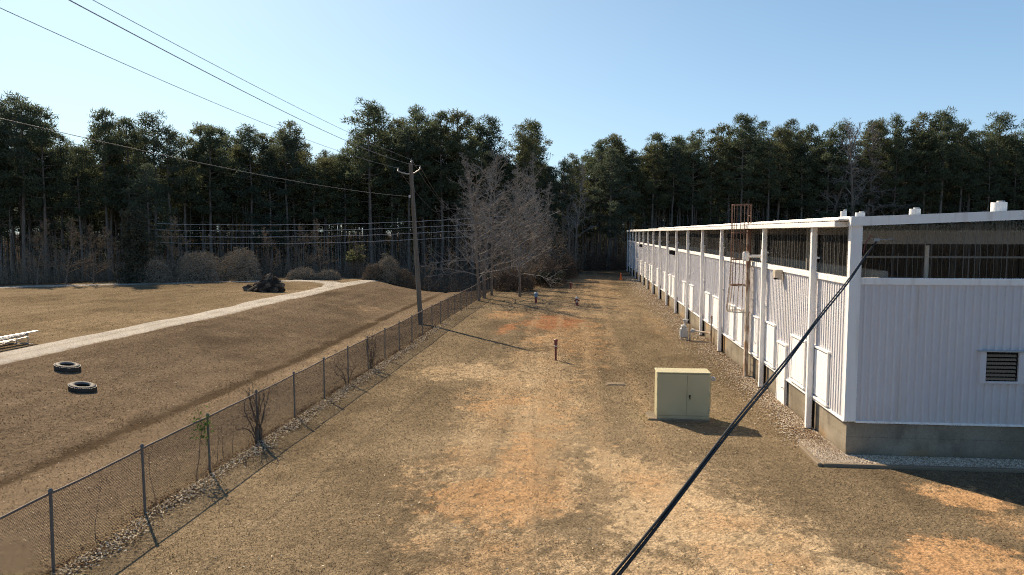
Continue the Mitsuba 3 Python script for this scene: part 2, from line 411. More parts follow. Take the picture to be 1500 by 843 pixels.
def ribbon(ctrl, width, name, label, lift=0.035):
    c = np.asarray(ctrl, float)
    s = np.r_[0, np.cumsum(np.linalg.norm(np.diff(c, axis=0), axis=1))]
    from scipy.interpolate import PchipInterpolator
    q = np.linspace(0, s[-1], int(s[-1] / 0.5))
    p = np.stack([PchipInterpolator(s, c[:, 0])(q), PchipInterpolator(s, c[:, 1])(q)], 1)
    t = np.gradient(p, axis=0); t /= np.linalg.norm(t, axis=1, keepdims=True)
    nrm = np.stack([-t[:, 1], t[:, 0]], 1)
    k = 9
    w = np.linspace(-0.5, 0.5, k)
    wob = 0.25 * (meshkit.noise(np.stack([q * 0.4, q * 0, q * 0], -1), 3) - 0.5)
    v = p[:, None] + nrm[:, None] * ((width + wob)[:, None] * w[None])[..., None]
    z = ground_z(v[..., 0], v[..., 1]) + lift - 0.05 * (np.abs(w) > 0.49)
    uv = np.stack([np.broadcast_to(w + 0.5, z.shape), np.broadcast_to(q[:, None], z.shape)], -1).reshape(-1, 2)
    n = len(p)
    i, j = np.meshgrid(np.arange(n - 1), np.arange(k - 1), indexing='ij')
    a = (i * k + j).ravel()
    f = np.vstack([np.stack([a, a + 1, a + k + 1], 1), np.stack([a, a + k + 1, a + k], 1)])
    key = numbered(name)
    scene[key] = mikit.ply((np.concatenate([v, z[..., None]], -1).reshape(-1, 3), f), 'mat_path', True, uv=uv)
    lab(key, label, 'path', None, 'structure')


ribbon([(-25.2, 8), (-25.1, 30), (-24.9, 45), (-24.9, 60), (-25.0, 70), (-24.2, 79)], 2.75, 'gravel_path', 'pale gravel path that runs along the top of the bank')
ribbon([(-25.6, 69.5), (-27.0, 74.5), (-31, 77.0), (-38, 76.2), (-46, 72.0), (-56, 66.2), (-66, 60)], 2.2, 'gravel_path', 'pale gravel path along the foot of the wood', 0.045)

# ------------------------------------------------------------------ white industrial building
BX, BY0, BY1, BXR = 7.2, 19.85, 112.75, 52.0
RIDGE = 30.0
FZ = 1.04                       # top of the foundation
SILL0, SILL1 = 4.72, 4.88
GL0, GL1 = 4.88, 6.30


def roof_z(x):
    return 6.46 + 0.039 * (RIDGE - BX - abs(x - RIDGE))


bld = thing('warehouse', 'long white warehouse clad in ribbed metal with a dark glazed strip under its eaves', 'warehouse')
m = MB().box(BX + 0.03, BX + 0.35, BY0 + 0.03, BY1, -0.4, FZ)
m.box(BX + 0.35, BXR, BY0 + 0.03, BY0 + 0.35, -0.4, FZ)
part(bld, 'foundation', m, 'mat_concrete', label='stained concrete foundation wall')

COLS = [22.5, 28.4, 36.9] + [36.9 + 5.78 * k for k in range(1, 14)]
bays = [BY0] + COLS


def ribbed(t0, t1, z0, z1, along, at, sgn, pitch=0.2, d=0.045):
    """ribbed sheet from t0 to t1 along an axis, its ribs proud in direction sgn"""
    n = max(2, int(round((t1 - t0) / pitch)))
    p = (t1 - t0) / n
    prof = []
    for k in range(n):
        a = t0 + k * p
        prof += [(a, 0), (a + 0.48 * p, 0), (a + 0.60 * p, d), (a + 0.86 * p, d)]
    prof.append((t1, 0))
    prof = np.array(prof)
    v = []
    for z in (z0, z1):
        if along == 'y':
            v.append(np.stack([at + sgn * prof[:, 1], prof[:, 0], np.full(len(prof), z)], 1))
        else:
            v.append(np.stack([prof[:, 0], at + sgn * prof[:, 1], np.full(len(prof), z)], 1))
    k = len(prof)
    a = np.arange(k - 1)
    return np.vstack(v), np.vstack([np.stack([a, a + 1, a + k + 1], 1), np.stack([a, a + k + 1, a + k], 1)])


def waved(t0, t1, z0, z1, along, at, pitch=0.085, d=0.006):
    n = int((t1 - t0) / pitch) * 6
    t = np.linspace(t0, t1, n + 1)
    o = d * np.sin(np.arange(n + 1) * 2 * np.pi / 6)
    v = []
    for z in (z0, z1):
        v.append(np.stack([at + o, t, np.full(n + 1, z)], 1) if along == 'y' else np.stack([t, at + o, np.full(n + 1, z)], 1))
    a = np.arange(n)
    return np.vstack(v), np.vstack([np.stack([a, a + 1, a + n + 2], 1), np.stack([a, a + n + 2, a + n + 1], 1)])


for k in range(len(bays)):
    y0, y1 = bays[k], (bays[k + 1] if k + 1 < len(bays) else BY1)
    part(bld, 'wall_panel', ribbed(y0 + (0.12 if k == 0 else 0), y1, FZ - 0.06, SILL0, 'y', BX, -1, 0.2, 0.024), 'mat_siding')
    part(bld, 'sill', MB().rbox(BX - 0.085, BX + 0.1, y0 + 0.02, y1 - 0.02, SILL0 - 0.015, SILL1, 0.008), 'mat_white')
    gl = part(bld, 'window', waved(y0 + 0.06, y1 - 0.06, GL0 - 0.03, GL1, 'y', BX - 0.01), 'mat_glaze', True)
    sm = MB()
    for q in np.arange(y0 + 0.3, y1 - 0.2, 0.31):
        q += rng.normal(0, 0.03); wq = rng.uniform(0.005, 0.011)
        sm.box(BX - 0.024, BX - 0.018, q - wq, q + wq, GL0, GL1 - rng.choice([0, 0, 0.5]))
    part(gl, 'seam', sm, 'mat_seam')
    part(bld, 'flashing', MB().box(BX - 0.062, BX + 0.02, y0 + 0.03, y1 - 0.03, FZ - 0.10, FZ - 0.045), 'mat_white')

# pilasters / square downpipes that stand proud of the wall
for y in COLS:
    c = part(bld, 'column', MB().rbox(BX - 0.25, BX - 0.085, y - 0.085, y + 0.085, 0.02, 6.26, 0.014), 'mat_white')
    part(bld, 'column__base', MB().rbox(BX - 0.34, BX - 0.06, y - 0.13, y + 0.13, -0.1, 0.06, 0.02), 'mat_concrete')
    p = MB().tube([[BX - 0.035, y + 0.17, 0.0], [BX - 0.035, y + 0.17, 1.25]], 0.035, 8)
    p.box(BX - 0.03, BX + 0.03, y + 0.08, y + 0.26, 0, FZ)
    part(bld, 'drain_pipe', p, 'mat_dark')
    part(bld, 'bracket', MB().box(BX - 0.11, BX - 0.02, y - 0.12, y + 0.12, 3.2, 3.26).box(BX - 0.11, BX - 0.02, y - 0.12, y + 0.12, 5.3, 5.36), 'mat_white')

# corner trim, front wall
part(bld, 'corner_trim', MB().rbox(BX - 0.065, BX + 0.235, BY0 - 0.065, BY0 + 0.13, FZ - 0.07, 6.30, 0.012), 'mat_white')
FX = [BX + 0.24, 11.4, 15.6, 19.8, 24.0, 28.2]
for k in range(len(FX) - 1):
    x0, x1 = FX[k], FX[k + 1]
    part(bld, 'wall_panel', ribbed(x0, x1, FZ - 0.06, SILL0, 'x', BY0, -1, 0.195), 'mat_siding')
    part(bld, 'sill', MB().rbox(x0, x1 - 0.004, BY0 - 0.06, BY0 + 0.1, SILL0 - 0.012, SILL1 + 0.01, 0.008), 'mat_white')
    part(bld, 'flashing', MB().box(x0, x1 - 0.004, BY0 - 0.058, BY0 + 0.02, FZ - 0.10, FZ - 0.045), 'mat_white')
    wv, wf = waved(x0 + 0.02, x1 - 0.01, GL0 - 0.03, 6.3, 'x', BY0 - 0.01)
    h = len(wv) // 2
    wv[h:, 2] = [roof_z(x) - 0.16 for x in wv[h:, 0]]
    gl = part(bld, 'window', (wv, wf), 'mat_glaze', True)
    sm = MB()
    for q in np.arange(x0 + 0.15, x1 - 0.1, 0.16):
        q += rng.normal(0, 0.025); wq = rng.choice([0.002, 0.003, 0.006]); lo = 0; hi = rng.choice([0.18, 0.18, 0.18, 0.75])
        sm.box(q - wq, q + wq, BY0 - 0.025, BY0 - 0.018, GL0 + lo, 6.3 - hi)
    part(gl, 'seam', sm, 'mat_seam')
    # fascia along the gable, follows the roof
    z0, z1 = roof_z(x0), roof_z(x1)
    q = np.array([[x, y, z + o] for x, z in ((x0 if k else BX - 0.10, z0 if k else roof_z(BX)), (x1 - 0.004, z1)) for y in (BY0 - 0.13, BY0 + 0.05) for o in (-0.19, 0.055)])
    part(bld, 'fascia', MB().tm(trimesh.convex.convex_hull(q)), 'mat_white')
part(bld, 'screw', MB().segs([[x, BY0 - 0.045, z] for x in np.arange(7.6, 14, 0.585) for z in (1.35, 2.45, 3.55, 4.45)], [[x, BY0 - 0.033, z] for x in np.arange(7.6, 14, 0.585) for z in (1.35, 2.45, 3.55, 4.45)], 0.012, 0.012, 6), 'mat_grey')

# gutter and eaves along the side
part(bld, 'gutter', MB().rbox(BX - 0.38, BX - 0.02, BY0 + 0.28, BY1 - 0.1, 6.25, 6.40, 0.012), 'mat_white')
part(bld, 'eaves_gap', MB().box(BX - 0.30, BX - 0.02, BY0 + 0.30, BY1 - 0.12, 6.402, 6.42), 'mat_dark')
part(bld, 'eaves_board', MB().rbox(BX - 0.36, BX + 0.06, BY0 + 0.05, BY1 - 0.05, 6.422, 6.475, 0.012), 'mat_white')
part(bld, 'parapet', MB().rbox(BX - 0.08, BX + 0.30, BY0 + 0.055, 68.0, 6.477, 6.535, 0.012), 'mat_white')
rv = np.array([[BX, BY0 - 0.05, roof_z(BX)], [RIDGE, BY0 - 0.05, roof_z(RIDGE)], [BXR, BY0 - 0.05, roof_z(BXR)], [BX, BY1, roof_z(BX)], [RIDGE, BY1, roof_z(RIDGE)], [BXR, BY1, roof_z(BXR)]])
rv2 = rv - [0, 0, 0.12]
part(bld, 'roof', (np.vstack([rv, rv2]), np.array([[0, 1, 4], [0, 4, 3], [1, 2, 5], [1, 5, 4], [6, 7, 10], [6, 10, 9], [7, 8, 11], [7, 11, 10]])), 'mat_grey')
# far gable and right wall
part(bld, 'rear_wall', MB().box(BX + 0.02, BXR, BY1 - 0.1, BY1, -0.3, 6.4), 'mat_siding')
part(bld, 'right_wall', MB().box(BXR - 0.1, BXR, BY0, BY1 - 0.11, -0.3, 6.4), 'mat_siding')
part(bld, 'front_wall', MB().box(28.2, BXR - 0.11, BY0, BY0 + 0.1, FZ, 6.4), 'mat_siding')
# what is seen through the glazed strip
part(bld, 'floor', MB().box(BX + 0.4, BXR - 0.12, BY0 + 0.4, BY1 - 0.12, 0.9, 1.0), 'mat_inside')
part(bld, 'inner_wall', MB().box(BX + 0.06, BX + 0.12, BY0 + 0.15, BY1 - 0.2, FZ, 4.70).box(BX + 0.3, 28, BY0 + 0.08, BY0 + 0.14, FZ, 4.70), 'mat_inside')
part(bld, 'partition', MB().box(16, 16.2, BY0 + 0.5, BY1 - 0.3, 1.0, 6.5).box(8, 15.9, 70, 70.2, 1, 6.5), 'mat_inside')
beams = MB()
for y in [24.3, 31, 36.9, 42.7, 48.5, 54.2, 60, 66]:
    beams.box(BX + 0.3, 16, y - 0.12, y + 0.12, 6.02, 6.34)
part(bld, 'beam', beams, 'mat_inside_pale')
part(bld, 'beam', MB().box(BX + 0.5, 16, BY0 + 1.0, BY0 + 1.22, 5.78, 6.16), 'mat_inside_pale')
part(bld, 'beam', MB().box(BX + 0.9, BX + 1.15, BY0 + 0.5, 69, 4.75, 5.05), 'mat_inside_pale')
part(bld, 'pipe', MB().tube([[BX + 0.4, BY0 + 0.9, 5.42], [16, BY0 + 0.9, 5.42]], 0.03, 8), 'mat_inside_pale')
part(bld, 'pipe', MB().tube([[9.45, BY0 + 0.75, 1.0], [9.45, BY0 + 0.75, 5.75]], 0.055, 10), 'mat_beige')
for y in (21.4, 25.2, 33.4, 39.6, 45.5):
    part(bld, 'post', MB().box(BX + 0.45, BX + 0.6, y - 0.08, y + 0.08, 1.0, 6.3), 'mat_inside_pale')

# blanked openings along the foot of the wall
OPEN = [(21.2, 22.62, 1.09, 2.59), (23.35, 24.85, 1.13, 2.59), (27.0, 28.55, 1.1, 2.62), (29.5, 30.62, 1.1, 2.6), (32.3, 33.4, 1.1, 2.6), (34.1, 35.2, 1.1, 2.6),
        (38.0, 39.5, 1.1, 2.62), (40.7, 42.05, 1.1, 2.62), (46.6, 48.05, 1.1, 2.62), (50.3, 51.4, 1.1, 2.62), (56.1, 57.4, 1.1, 2.62), (58.3, 59.5, 1.1, 2.62),
        (61.9, 63.2, 1.1, 2.62), (67.8, 69.2, 1.1, 2.62), (73.5, 74.9, 1.1, 2.62), (76, 77.2, 1.1, 2.62), (81, 82.4, 1.1, 2.62), (87, 88.3, 1.1, 2.62), (93, 94.4, 1.1, 2.62), (101, 102.4, 1.1, 2.62)]
for y0, y1, z0, z1 in OPEN:
    c = part(bld, 'cover_panel', MB().rbox(BX - 0.062, BX - 0.01, y0 + 0.05, y1 - 0.05, z0 + 0.05, z1 - 0.05, 0.006), 'mat_white')
    fr = MB().box(BX - 0.085, BX - 0.005, y0, y0 + 0.06, z0, z1).box(BX - 0.085, BX - 0.005, y1 - 0.06, y1, z0, z1)
    fr.rbox(BX - 0.10, BX - 0.005, y0 - 0.05, y1 + 0.05, z1, z1 + 0.06, 0.008).rbox(BX - 0.11, BX - 0.005, y0 - 0.06, y1 + 0.06, z0 - 0.06, z0, 0.008)
    part(c, 'frame', fr, 'mat_white')
d = part(bld, 'door', MB().rbox(BX - 0.075, BX + 0.0, 25.5, 26.42, 0.02, 2.06, 0.006), 'mat_white', label='white steel door down at ground level')
part(d, 'frame', MB().box(BX - 0.095, BX - 0.002, 25.44, 25.5, 0.0, 2.12).box(BX - 0.095, BX - 0.002, 26.42, 26.48, 0.0, 2.12).box(BX - 0.11, BX - 0.002, 25.4, 26.52, 2.12, 2.18), 'mat_white')
part(d, 'handle', MB().tube([[BX - 0.08, 25.6, 0.62], [BX - 0.12, 25.6, 0.62], [BX - 0.12, 25.72, 0.62]], 0.012, 6), 'mat_dark')

# louvred vent of the front wall
v = part(bld, 'vent', MB().box(10.66, 11.50, BY0 - 0.048, BY0 - 0.040, 2.15, 2.94), 'mat_dark', label='louvred vent with brown slats')
part(v, 'frame', MB().rbox(10.53, 10.68, BY0 - 0.11, BY0 - 0.03, 2.10, 2.955, 0.006).rbox(11.49, 11.64, BY0 - 0.11, BY0 - 0.03, 2.10, 2.955, 0.006).rbox(10.66, 11.51, BY0 - 0.105, BY0 - 0.03, 2.10, 2.165, 0.006), 'mat_siding')
part(v, 'hood', MB().rbox(10.47, 11.70, BY0 - 0.17, BY0 - 0.03, 2.957, 2.995, 0.006), 'mat_grey')
for k in range(7):
    z = 2.20 + k * 0.104
    q = np.array([[x, BY0 + y, z + o] for x in (10.69, 11.43) for y, o in ((-0.105, 0.0), (-0.10, 0.0), (-0.055, 0.055), (-0.05, 0.055))])
    part(v, 'slat', MB().tm(trimesh.convex.convex_hull(q)), 'mat_louver')

# fixtures on the side wall
l = part(bld, 'wall_light', MB().tm(trimesh.convex.convex_hull(np.array([[BX - 0.10, y, z] for y in (26.08, 26.42) for z in (4.42, 4.78)] + [[BX - 0.34, y, z] for y in (26.10, 26.40) for z in (4.50, 4.76)]))), 'mat_beige')
part(l, 'lens', MB().box(BX - 0.33, BX - 0.12, 26.13, 26.37, 4.425, 4.47), 'mat_dark')
for y in (56.3, 86.0):
    part(bld, 'wall_light', MB().tm(trimesh.convex.convex_hull(np.array([[BX - 0.06, a, z] for a in (y - .2, y + .2) for z in (4.35, 4.72)] + [[BX - 0.42, a, z] for a in (y - .18, y + .18) for z in (4.42, 4.7)]))), 'mat_dark')
lp = part(bld, 'lamp_arm', MB().tube([[BX - 0.05, 29.2, 5.16], [BX - 0.62, 29.2, 5.16]], 0.055, 10).box(BX - 0.07, BX - 0.02, 29.08, 29.32, 4.98, 5.42), 'mat_white', 30)
part(lp, 'lamp_head', MB().lathe([(0.001, 0.17), (0.10, 0.17), (0.13, 0.12), (0.13, -0.14), (0.09, -0.2), (0.001, -0.2)], BX - 0.68, 29.2, 5.16, 16), 'mat_white', 40)

# caged ladder
lad = part(bld, 'ladder', MB().tube([[BX - 0.16, 30.75, 0.05], [BX - 0.16, 30.75, 7.25]], 0.03, 6).tube([[BX - 0.16, 31.25, 0.05], [BX - 0.16, 31.25, 7.25]], 0.03, 6), 'mat_rust', label='rusty caged ladder')
part(bld, 'ladder_post', MB().rbox(BX - 0.33, BX - 0.20, 30.50, 30.76, 0.0, 6.2, 0.012), 'mat_rust')
rg = [z for z in np.arange(0.4, 7.1, 0.305)]
for z in rg:
    part(lad, 'rung', MB().segs([[BX - 0.16, 30.75, z]], [[BX - 0.16, 31.25, z]], 0.013, 0.013, 6), 'mat_rust')


def hoop(z, r, flare=0.0):
    t = np.linspace(0, np.pi, 13)
    y = 31.0 + (0.36 + flare) * np.cos(t)
    x = BX - 0.16 - (r + flare) * np.sin(t) ** 0.7
    return np.stack([x, y, np.full(13, z)], 1)


for z, fl in ((2.75, 0.14), (3.87, 0.03), (4.97, 0.0), (6.1, 0.0), (7.27, 0.0)):
    h = hoop(z, 0.74, fl)
    mm = MB()
    for k in range(len(h) - 1):
        a, b = h[k], h[k + 1]
        mm.add(np.array([a - [0, 0, .025], b - [0, 0, .025], b + [0, 0, .025], a + [0, 0, .025]]), [[0, 1, 2], [0, 2, 3]])
        n = np.array([b[1] - a[1], a[0] - b[0], 0]); n = n / np.linalg.norm(n) * 0.008
        mm.add(np.array([a - [0, 0, .025] + n, b - [0, 0, .025] + n, b + [0, 0, .025] + n, a + [0, 0, .025] + n]), [[0, 1, 2], [0, 2, 3]])
    part(lad, 'hoop', mm, 'mat_rust')
for k in (1, 3, 4, 6, 8, 9, 11):
    pts = [hoop(2.75, 0.74, 0.14)[k], hoop(3.87, 0.74, 0.03)[k], hoop(4.97, 0.74)[k], hoop(7.27, 0.74)[k]]
    part(lad, 'cage_bar', MB().tube(pts, 0.016, 5), 'mat_rust')

# roof vents
for x, y, r, h in ((13.11, 24.0, 0.22, 0.36), (11.47, 26.0, 0.18, 0.29), (9.65, 26.0, 0.16, 0.24), (8.75, 25.0, 0.10, 0.30)):
    z = roof_z(x)
    vt = part(bld, 'roof_vent', MB().lathe([(r * 1.15, -0.1), (r * 1.12, 0.02), (r, 0.04), (r, h), (0.001, h)], x, y, z, 28), 'mat_white', 35)
    part(vt, 'cap', MB().lathe([(0.001, 0.05), (r * 0.5, 0.045), (r * 0.55, 0.0), (0.001, 0.0)], x + 0.05, y, z + h + 0.003, 16), 'mat_grey', 35)

# ------------------------------------------------------------------ gravel strip, edging, gravel, leaves
structure('gravel_bed', MB().box(6.27, BX + 0.1, 19.0, 21.0, -0.1, 0.03).box(6.3, 18, 18.98, BY0 + 0.1, -0.1, 0.028), 'mat_path', 'pale gravel strip along the foot of the white wall', 'gravel bed')
eg = thing('garden_edging', 'weathered grey timber edging round the gravel at the corner of the white building', 'edging')
part(eg, 'timber', MB().rbox(6.17, 6.30, 18.84, 20.6, -0.1, 0.085, 0.02), 'mat_timber')
part(eg, 'timber', MB().rbox(6.31, 12.4, 18.83, 18.96, -0.1, 0.085, 0.02), 'mat_timber')
part(eg, 'timber', MB().rbox(12.42, 18.5, 18.83, 18.96, -0.1, 0.08, 0.02), 'mat_timber')


def pebbles(x, y, z, r, cols):
    n = len(x)
    o = np.array([[1, 0, 0], [0, 1, 0], [-1, 0, 0], [0, -1, 0], [0, 0, .7], [0, 0, -.7]], float)
    f = np.array([[0, 1, 4], [1, 2, 4], [2, 3, 4], [3, 0, 4], [1, 0, 5], [2, 1, 5], [3, 2, 5], [0, 3, 5]])
    a = rng.uniform(0, 6.28, n)
    s = r[:, None, None] * (o[None] * rng.uniform(0.6, 1.3, (n, 6, 1)))
    v = np.stack([s[..., 0] * np.cos(a)[:, None] - s[..., 1] * np.sin(a)[:, None] + x[:, None], s[..., 0] * np.sin(a)[:, None] + s[..., 1] * np.cos(a)[:, None] + y[:, None], s[..., 2] + z[:, None]], -1)
    return (v.reshape(-1, 3), (f[None] + (np.arange(n) * 6)[:, None, None]).reshape(-1, 3)), np.repeat(cols, 6, 0)


n = 11000
x1, y1 = 7.2 - np.abs(rng.normal(0, 0.5, n)), 20.5 + rng.beta(1, 2.2, n) * 17
x1[:5000], y1[:5000] = rng.uniform(6.32, 7.2, 5000), rng.uniform(19, 21.2, 5000)
x2, y2 = rng.uniform(6.32, 13.5, 9000), rng.uniform(18.98, 19.86, 9000)
x3, y3 = 7.2 - np.abs(rng.normal(0, 0.9, 9000)), rng.uniform(28, 100, 9000)
px_, py_ = np.r_[x1, x2, x3], np.r_[y1, y2, y3]
cols = np.array([[0.54, 0.46, 0.36], [0.42, 0.34, 0.25], [0.27, 0.20, 0.135], [0.64, 0.57, 0.47]])[rng.integers(0, 4, len(px_))] * rng.uniform(0.7, 1.1, (len(px_), 1))
msh, cc = pebbles(px_, py_, np.full(len(px_), 0.03) - 0.02 * (py_ > 36), rng.uniform(0.014, 0.034, len(px_)) * (1 + (py_ > 36) * 0.5), cols)
whole('gravel', msh, 'mat_vcol', 'loose pale gravel at the foot of the white wall', 'gravel', kind='stuff', color=cc)


def flakes(x, y, z, size, cols, tilt=0.22, aspect=0.42):
    """small leaf quads lying at random tilts"""
    n = len(x)
    a = rng.uniform(0, 6.28, n)
    u = np.stack([np.cos(a), np.sin(a), rng.normal(0, tilt, n)], 1); u /= np.linalg.norm(u, axis=1, keepdims=True)
    w = np.stack([-np.sin(a), np.cos(a), rng.normal(0, tilt, n)], 1); w /= np.linalg.norm(w, axis=1, keepdims=True)
    c = np.stack([x, y, z], 1)
    s = size[:, None]
    v = np.stack([c - u * s, c - w * s * aspect + [0, 0, 0.01], c + u * s, c + w * s * aspect], 1)
    f = np.array([[0, 1, 2], [0, 2, 3]])
    return (v.reshape(-1, 3), (f[None] + (np.arange(n) * 4)[:, None, None]).reshape(-1, 3)), np.repeat(cols, 4, 0)


FXP = -9.4
PAL_LEAF = np.array([[0.60, 0.50, 0.36], [0.45, 0.345, 0.22], [0.10, 0.065, 0.04], [0.06, 0.04, 0.028], [0.24, 0.15, 0.09], [0.74, 0.66, 0.52]])
n = 34000
ly = 9 + rng.beta(1, 1.5, n) * 40
lx = FXP + 0.22 + rng.normal(0, 0.20, n) + 0.1 * np.sin(ly * 2.1)
keep = rng.uniform(size=n) < (0.25 + 0.75 * (meshkit.noise(np.stack([ly * 0.8, lx * 0, lx * 0], -1), 4)))
lx, ly = lx[keep], ly[keep]
n2 = 7000     # leaves blown over the lawns
sx, sy = rng.uniform(-24, 7, n2), 11 + rng.beta(1, 1.6, n2) * 50
n3 = 14000     # against the building
bx_, by_ = 7.15 - np.abs(rng.normal(0, 0.95, n3)), rng.uniform(20.3, 74, n3)
bx_[:2500], by_[:2500] = 7.1 - np.abs(rng.normal(0, 0.35, 2500)), rng.normal(21.6, 0.8, 2500)
by_ = np.maximum(by_, 19.9)
lx, ly = np.r_[lx, sx, bx_], np.r_[ly, sy, by_]
nz = rng.uniform(0.015, 0.05, len(lx))
near_f = np.abs(lx - FXP) < 0.8
pick = rng.choice(6, len(lx), p=[.27, .16, .13, .12, .10, .22])
pick = np.where((lx > 3.5) & (rng.uniform(size=len(lx)) < 0.7), 4, pick)
pick = np.where(near_f & (lx < FXP + 0.08), rng.integers(2, 5, len(lx)), pick)
msh, cc = flakes(lx, ly, ground_z(lx, ly) + nz + 0.05 * near_f * rng.uniform(size=len(lx)), np.where(near_f, rng.uniform(0.018, 0.042, len(lx)), rng.uniform(0.016, 0.036, len(lx))), PAL_LEAF[pick] * rng.uniform(0.7, 1.1, (len(lx), 1)))
whole('dry_leaves', msh, 'mat_vcol', 'pale and brown dead leaves drifted along the fence and the wall', 'leaves', kind='stuff', color=cc)

# ------------------------------------------------------------------ dry grass
n = 560000
dd = np.exp(rng.uniform(np.log(10.5), np.log(75), n))
th = rng.uniform(-0.92, 0.68, n)
bx_, by_ = dd * np.sin(th - YAW), dd * np.cos(th - YAW)
ok = ~((bx_ > 6.2) & (by_ > 18.8)) & ~((bx_ < -23.4) & (bx_ > -26.8)) & (by_ < edge_y(bx_) - 1) & ~((bx_ > 2.3) & (bx_ < 4.3) & (by_ > 22.9) & (by_ < 23.85))
ok &= rng.uniform(size=n) > bare_np(bx_, by_) * 0.93
thin = meshkit.fbm(np.stack([bx_ * 0.35, by_ * 0.35, bx_ * 0], -1), 3, 8)
ok &= rng.uniform(size=n) < (0.35 + 1.1 * thin) * np.where(bx_ < -9.4, 0.5, 1.0)
bx_, by_, dd, thin = bx_[ok], by_[ok], dd[ok], thin[ok]
n = len(bx_)
az = rng.uniform(0, 6.28, n)
lean = np.radians(rng.uniform(5, 48, n))
L = rng.uniform(0.035, 0.085, n) * np.clip(dd / 20, 0.9, 1.6)
wd = rng.uniform(0.0035, 0.008, n) * np.clip(dd / 13, 1, 2.4)
b0 = np.stack([bx_, by_, ground_z(bx_, by_) - 0.004], 1)
dirv = np.stack([np.cos(az) * np.cos(lean), np.sin(az) * np.cos(lean), np.sin(lean)], 1)
sd = np.stack([-np.sin(az), np.cos(az), np.zeros(n)], 1)
gv = np.stack([b0 - sd * wd[:, None], b0 + sd * wd[:, None], b0 + dirv * L[:, None]], 1).reshape(-1, 3)
PG = np.array([[0.30, 0.24, 0.155], [0.22, 0.17, 0.11], [0.14, 0.105, 0.07], [0.42, 0.35, 0.24], [0.18, 0.16, 0.095]])
w = rng.uniform(size=n)
ci = np.where(w < .32, 0, np.where(w < .62, 1, np.where(w < .84, 2, np.where(w < .93, 3, 4))))
gc = PG[ci] * rng.uniform(0.65, 1.0, (n, 1))
leftm = (bx_ < -9.4)
gc[leftm] *= [0.78, 0.74, 0.74]
fld = bx_ < -26
gc[fld] *= [1.15, 1.15, 1.1]
tuft = (np.hypot(bx_ - 4.5, by_ - 23.0) < 0.55) | (np.hypot(bx_ - 2.1, by_ - 23.3) < 0.4)
gc[tuft] = np.array([0.09, 0.12, 0.04]) * rng.uniform(0.6, 1.2, (tuft.sum(), 1))
whole('dry_grass', (gv, np.arange(3 * n).reshape(-1, 3)), 'mat_blade', 'short straw coloured winter grass', 'grass', kind='stuff', color=np.repeat(gc, 3, 0))

# ------------------------------------------------------------------ chain-link fence
fence = thing('chain_link_fence', 'long chain link fence with a brown top rail beside the swale', 'fence')
FH = 1.5
FPOST = [8.74 + 2.7 * k for k in range(26)]
fz = lambda y: float(ground_z(FXP, y))
for k, y in enumerate(FPOST):
    z = fz(y)
    tl = rng.normal(0, 0.015, 2)
    part(fence, 'post', MB().tube([[FXP, y, z - 0.2], [FXP + tl[0], y + tl[1], z + FH]], 0.028, 8).lathe([(0.042, 0), (0.042, 0.03), (0.02, 0.06), (0.001, 0.065)], FXP + tl[0], y + tl[1], z + FH, 10), 'mat_post', 40)
    if k + 1 < len(FPOST):
        y2 = FPOST[k + 1]
        zz = np.array([[FXP, a, fz(a)] for a in np.linspace(y, y2, 9)])
        sag = 0.02 * np.sin(np.linspace(0, np.pi, 9)) * rng.uniform(0, 1)
        part(fence, 'rail', MB().tube(zz + np.stack([sag * 0, sag * 0, FH - 0.035 - sag], 1), 0.024, 6), 'mat_rail', 40)
        # woven wire: diagonals both ways, clipped to the bay
        pitch = 0.06
        p0, p1 = [], []
        hgt = FH - 0.08
        for sgn in (1, -1):
            for s in np.arange(y - hgt, y2 + hgt, pitch):
                a0, a1 = (s, s + hgt) if sgn > 0 else (s, s - hgt)
                t0, t1 = 0.0, 1.0
                lo, hi = min(a0, a1), max(a0, a1)
                if hi <= y or lo >= y2: continue
                ta, tb = (y - a0) / (a1 - a0), (y2 - a0) / (a1 - a0)
                t0, t1 = max(t0, min(ta, tb)), min(t1, max(ta, tb))
                za = fz(y) * 0.5 + fz(y2) * 0.5 + 0.03
                p0.append([FXP - 0.03 + 0.004 * sgn, a0 + (a1 - a0) * t0, za + hgt * t0]); p1.append([FXP - 0.03 + 0.004 * sgn, a0 + (a1 - a0) * t1, za + hgt * t1])
        part(fence, 'wire_panel', MB().segs(p0, p1, 0.003, 0.003, 3), 'mat_wire_mesh')

# dead vine on a fence post, dry stalks, a green climber
def wander(p, d, n, step, jit, pull=0.0):
    out = [np.array(p, float)]
    d = np.array(d, float)
    for _ in range(n):
        d = d + rng.normal(0, jit, 3) + [0, 0, pull]
        d /= np.linalg.norm(d)
        out.append(out[-1] + d * step)
    return np.array(out)


def vine(y, nst, spread, label, hmax=1.7):
    t = thing('vine', label, 'vine', None)
    z = fz(y)
    m, tw = MB(), MB()
    for k in range(nst):
        p = wander([FXP + rng.normal(0, .05), y + rng.normal(0, .12), z], [0, rng.normal(0, .15), 1], 14, hmax / 14, 0.22, 0.10)
        p[:, 0] = FXP + (p[:, 0] - FXP) * 0.5
        m.tube(p, np.linspace(0.022, 0.008, len(p)), 5)
        for q in p[4::2]:
            for _ in range(2):
                b = wander(q, [rng.normal(0, .5), rng.normal(0, 1) * spread, .4], 5, 0.13, 0.3)
                tw.tube(b, np.linspace(0.006, 0.002, len(b)), 3, False)
    part(t, 'stem', m, 'mat_twig_dark', 40)
    part(t, 'twig', tw, 'mat_twig_dark')


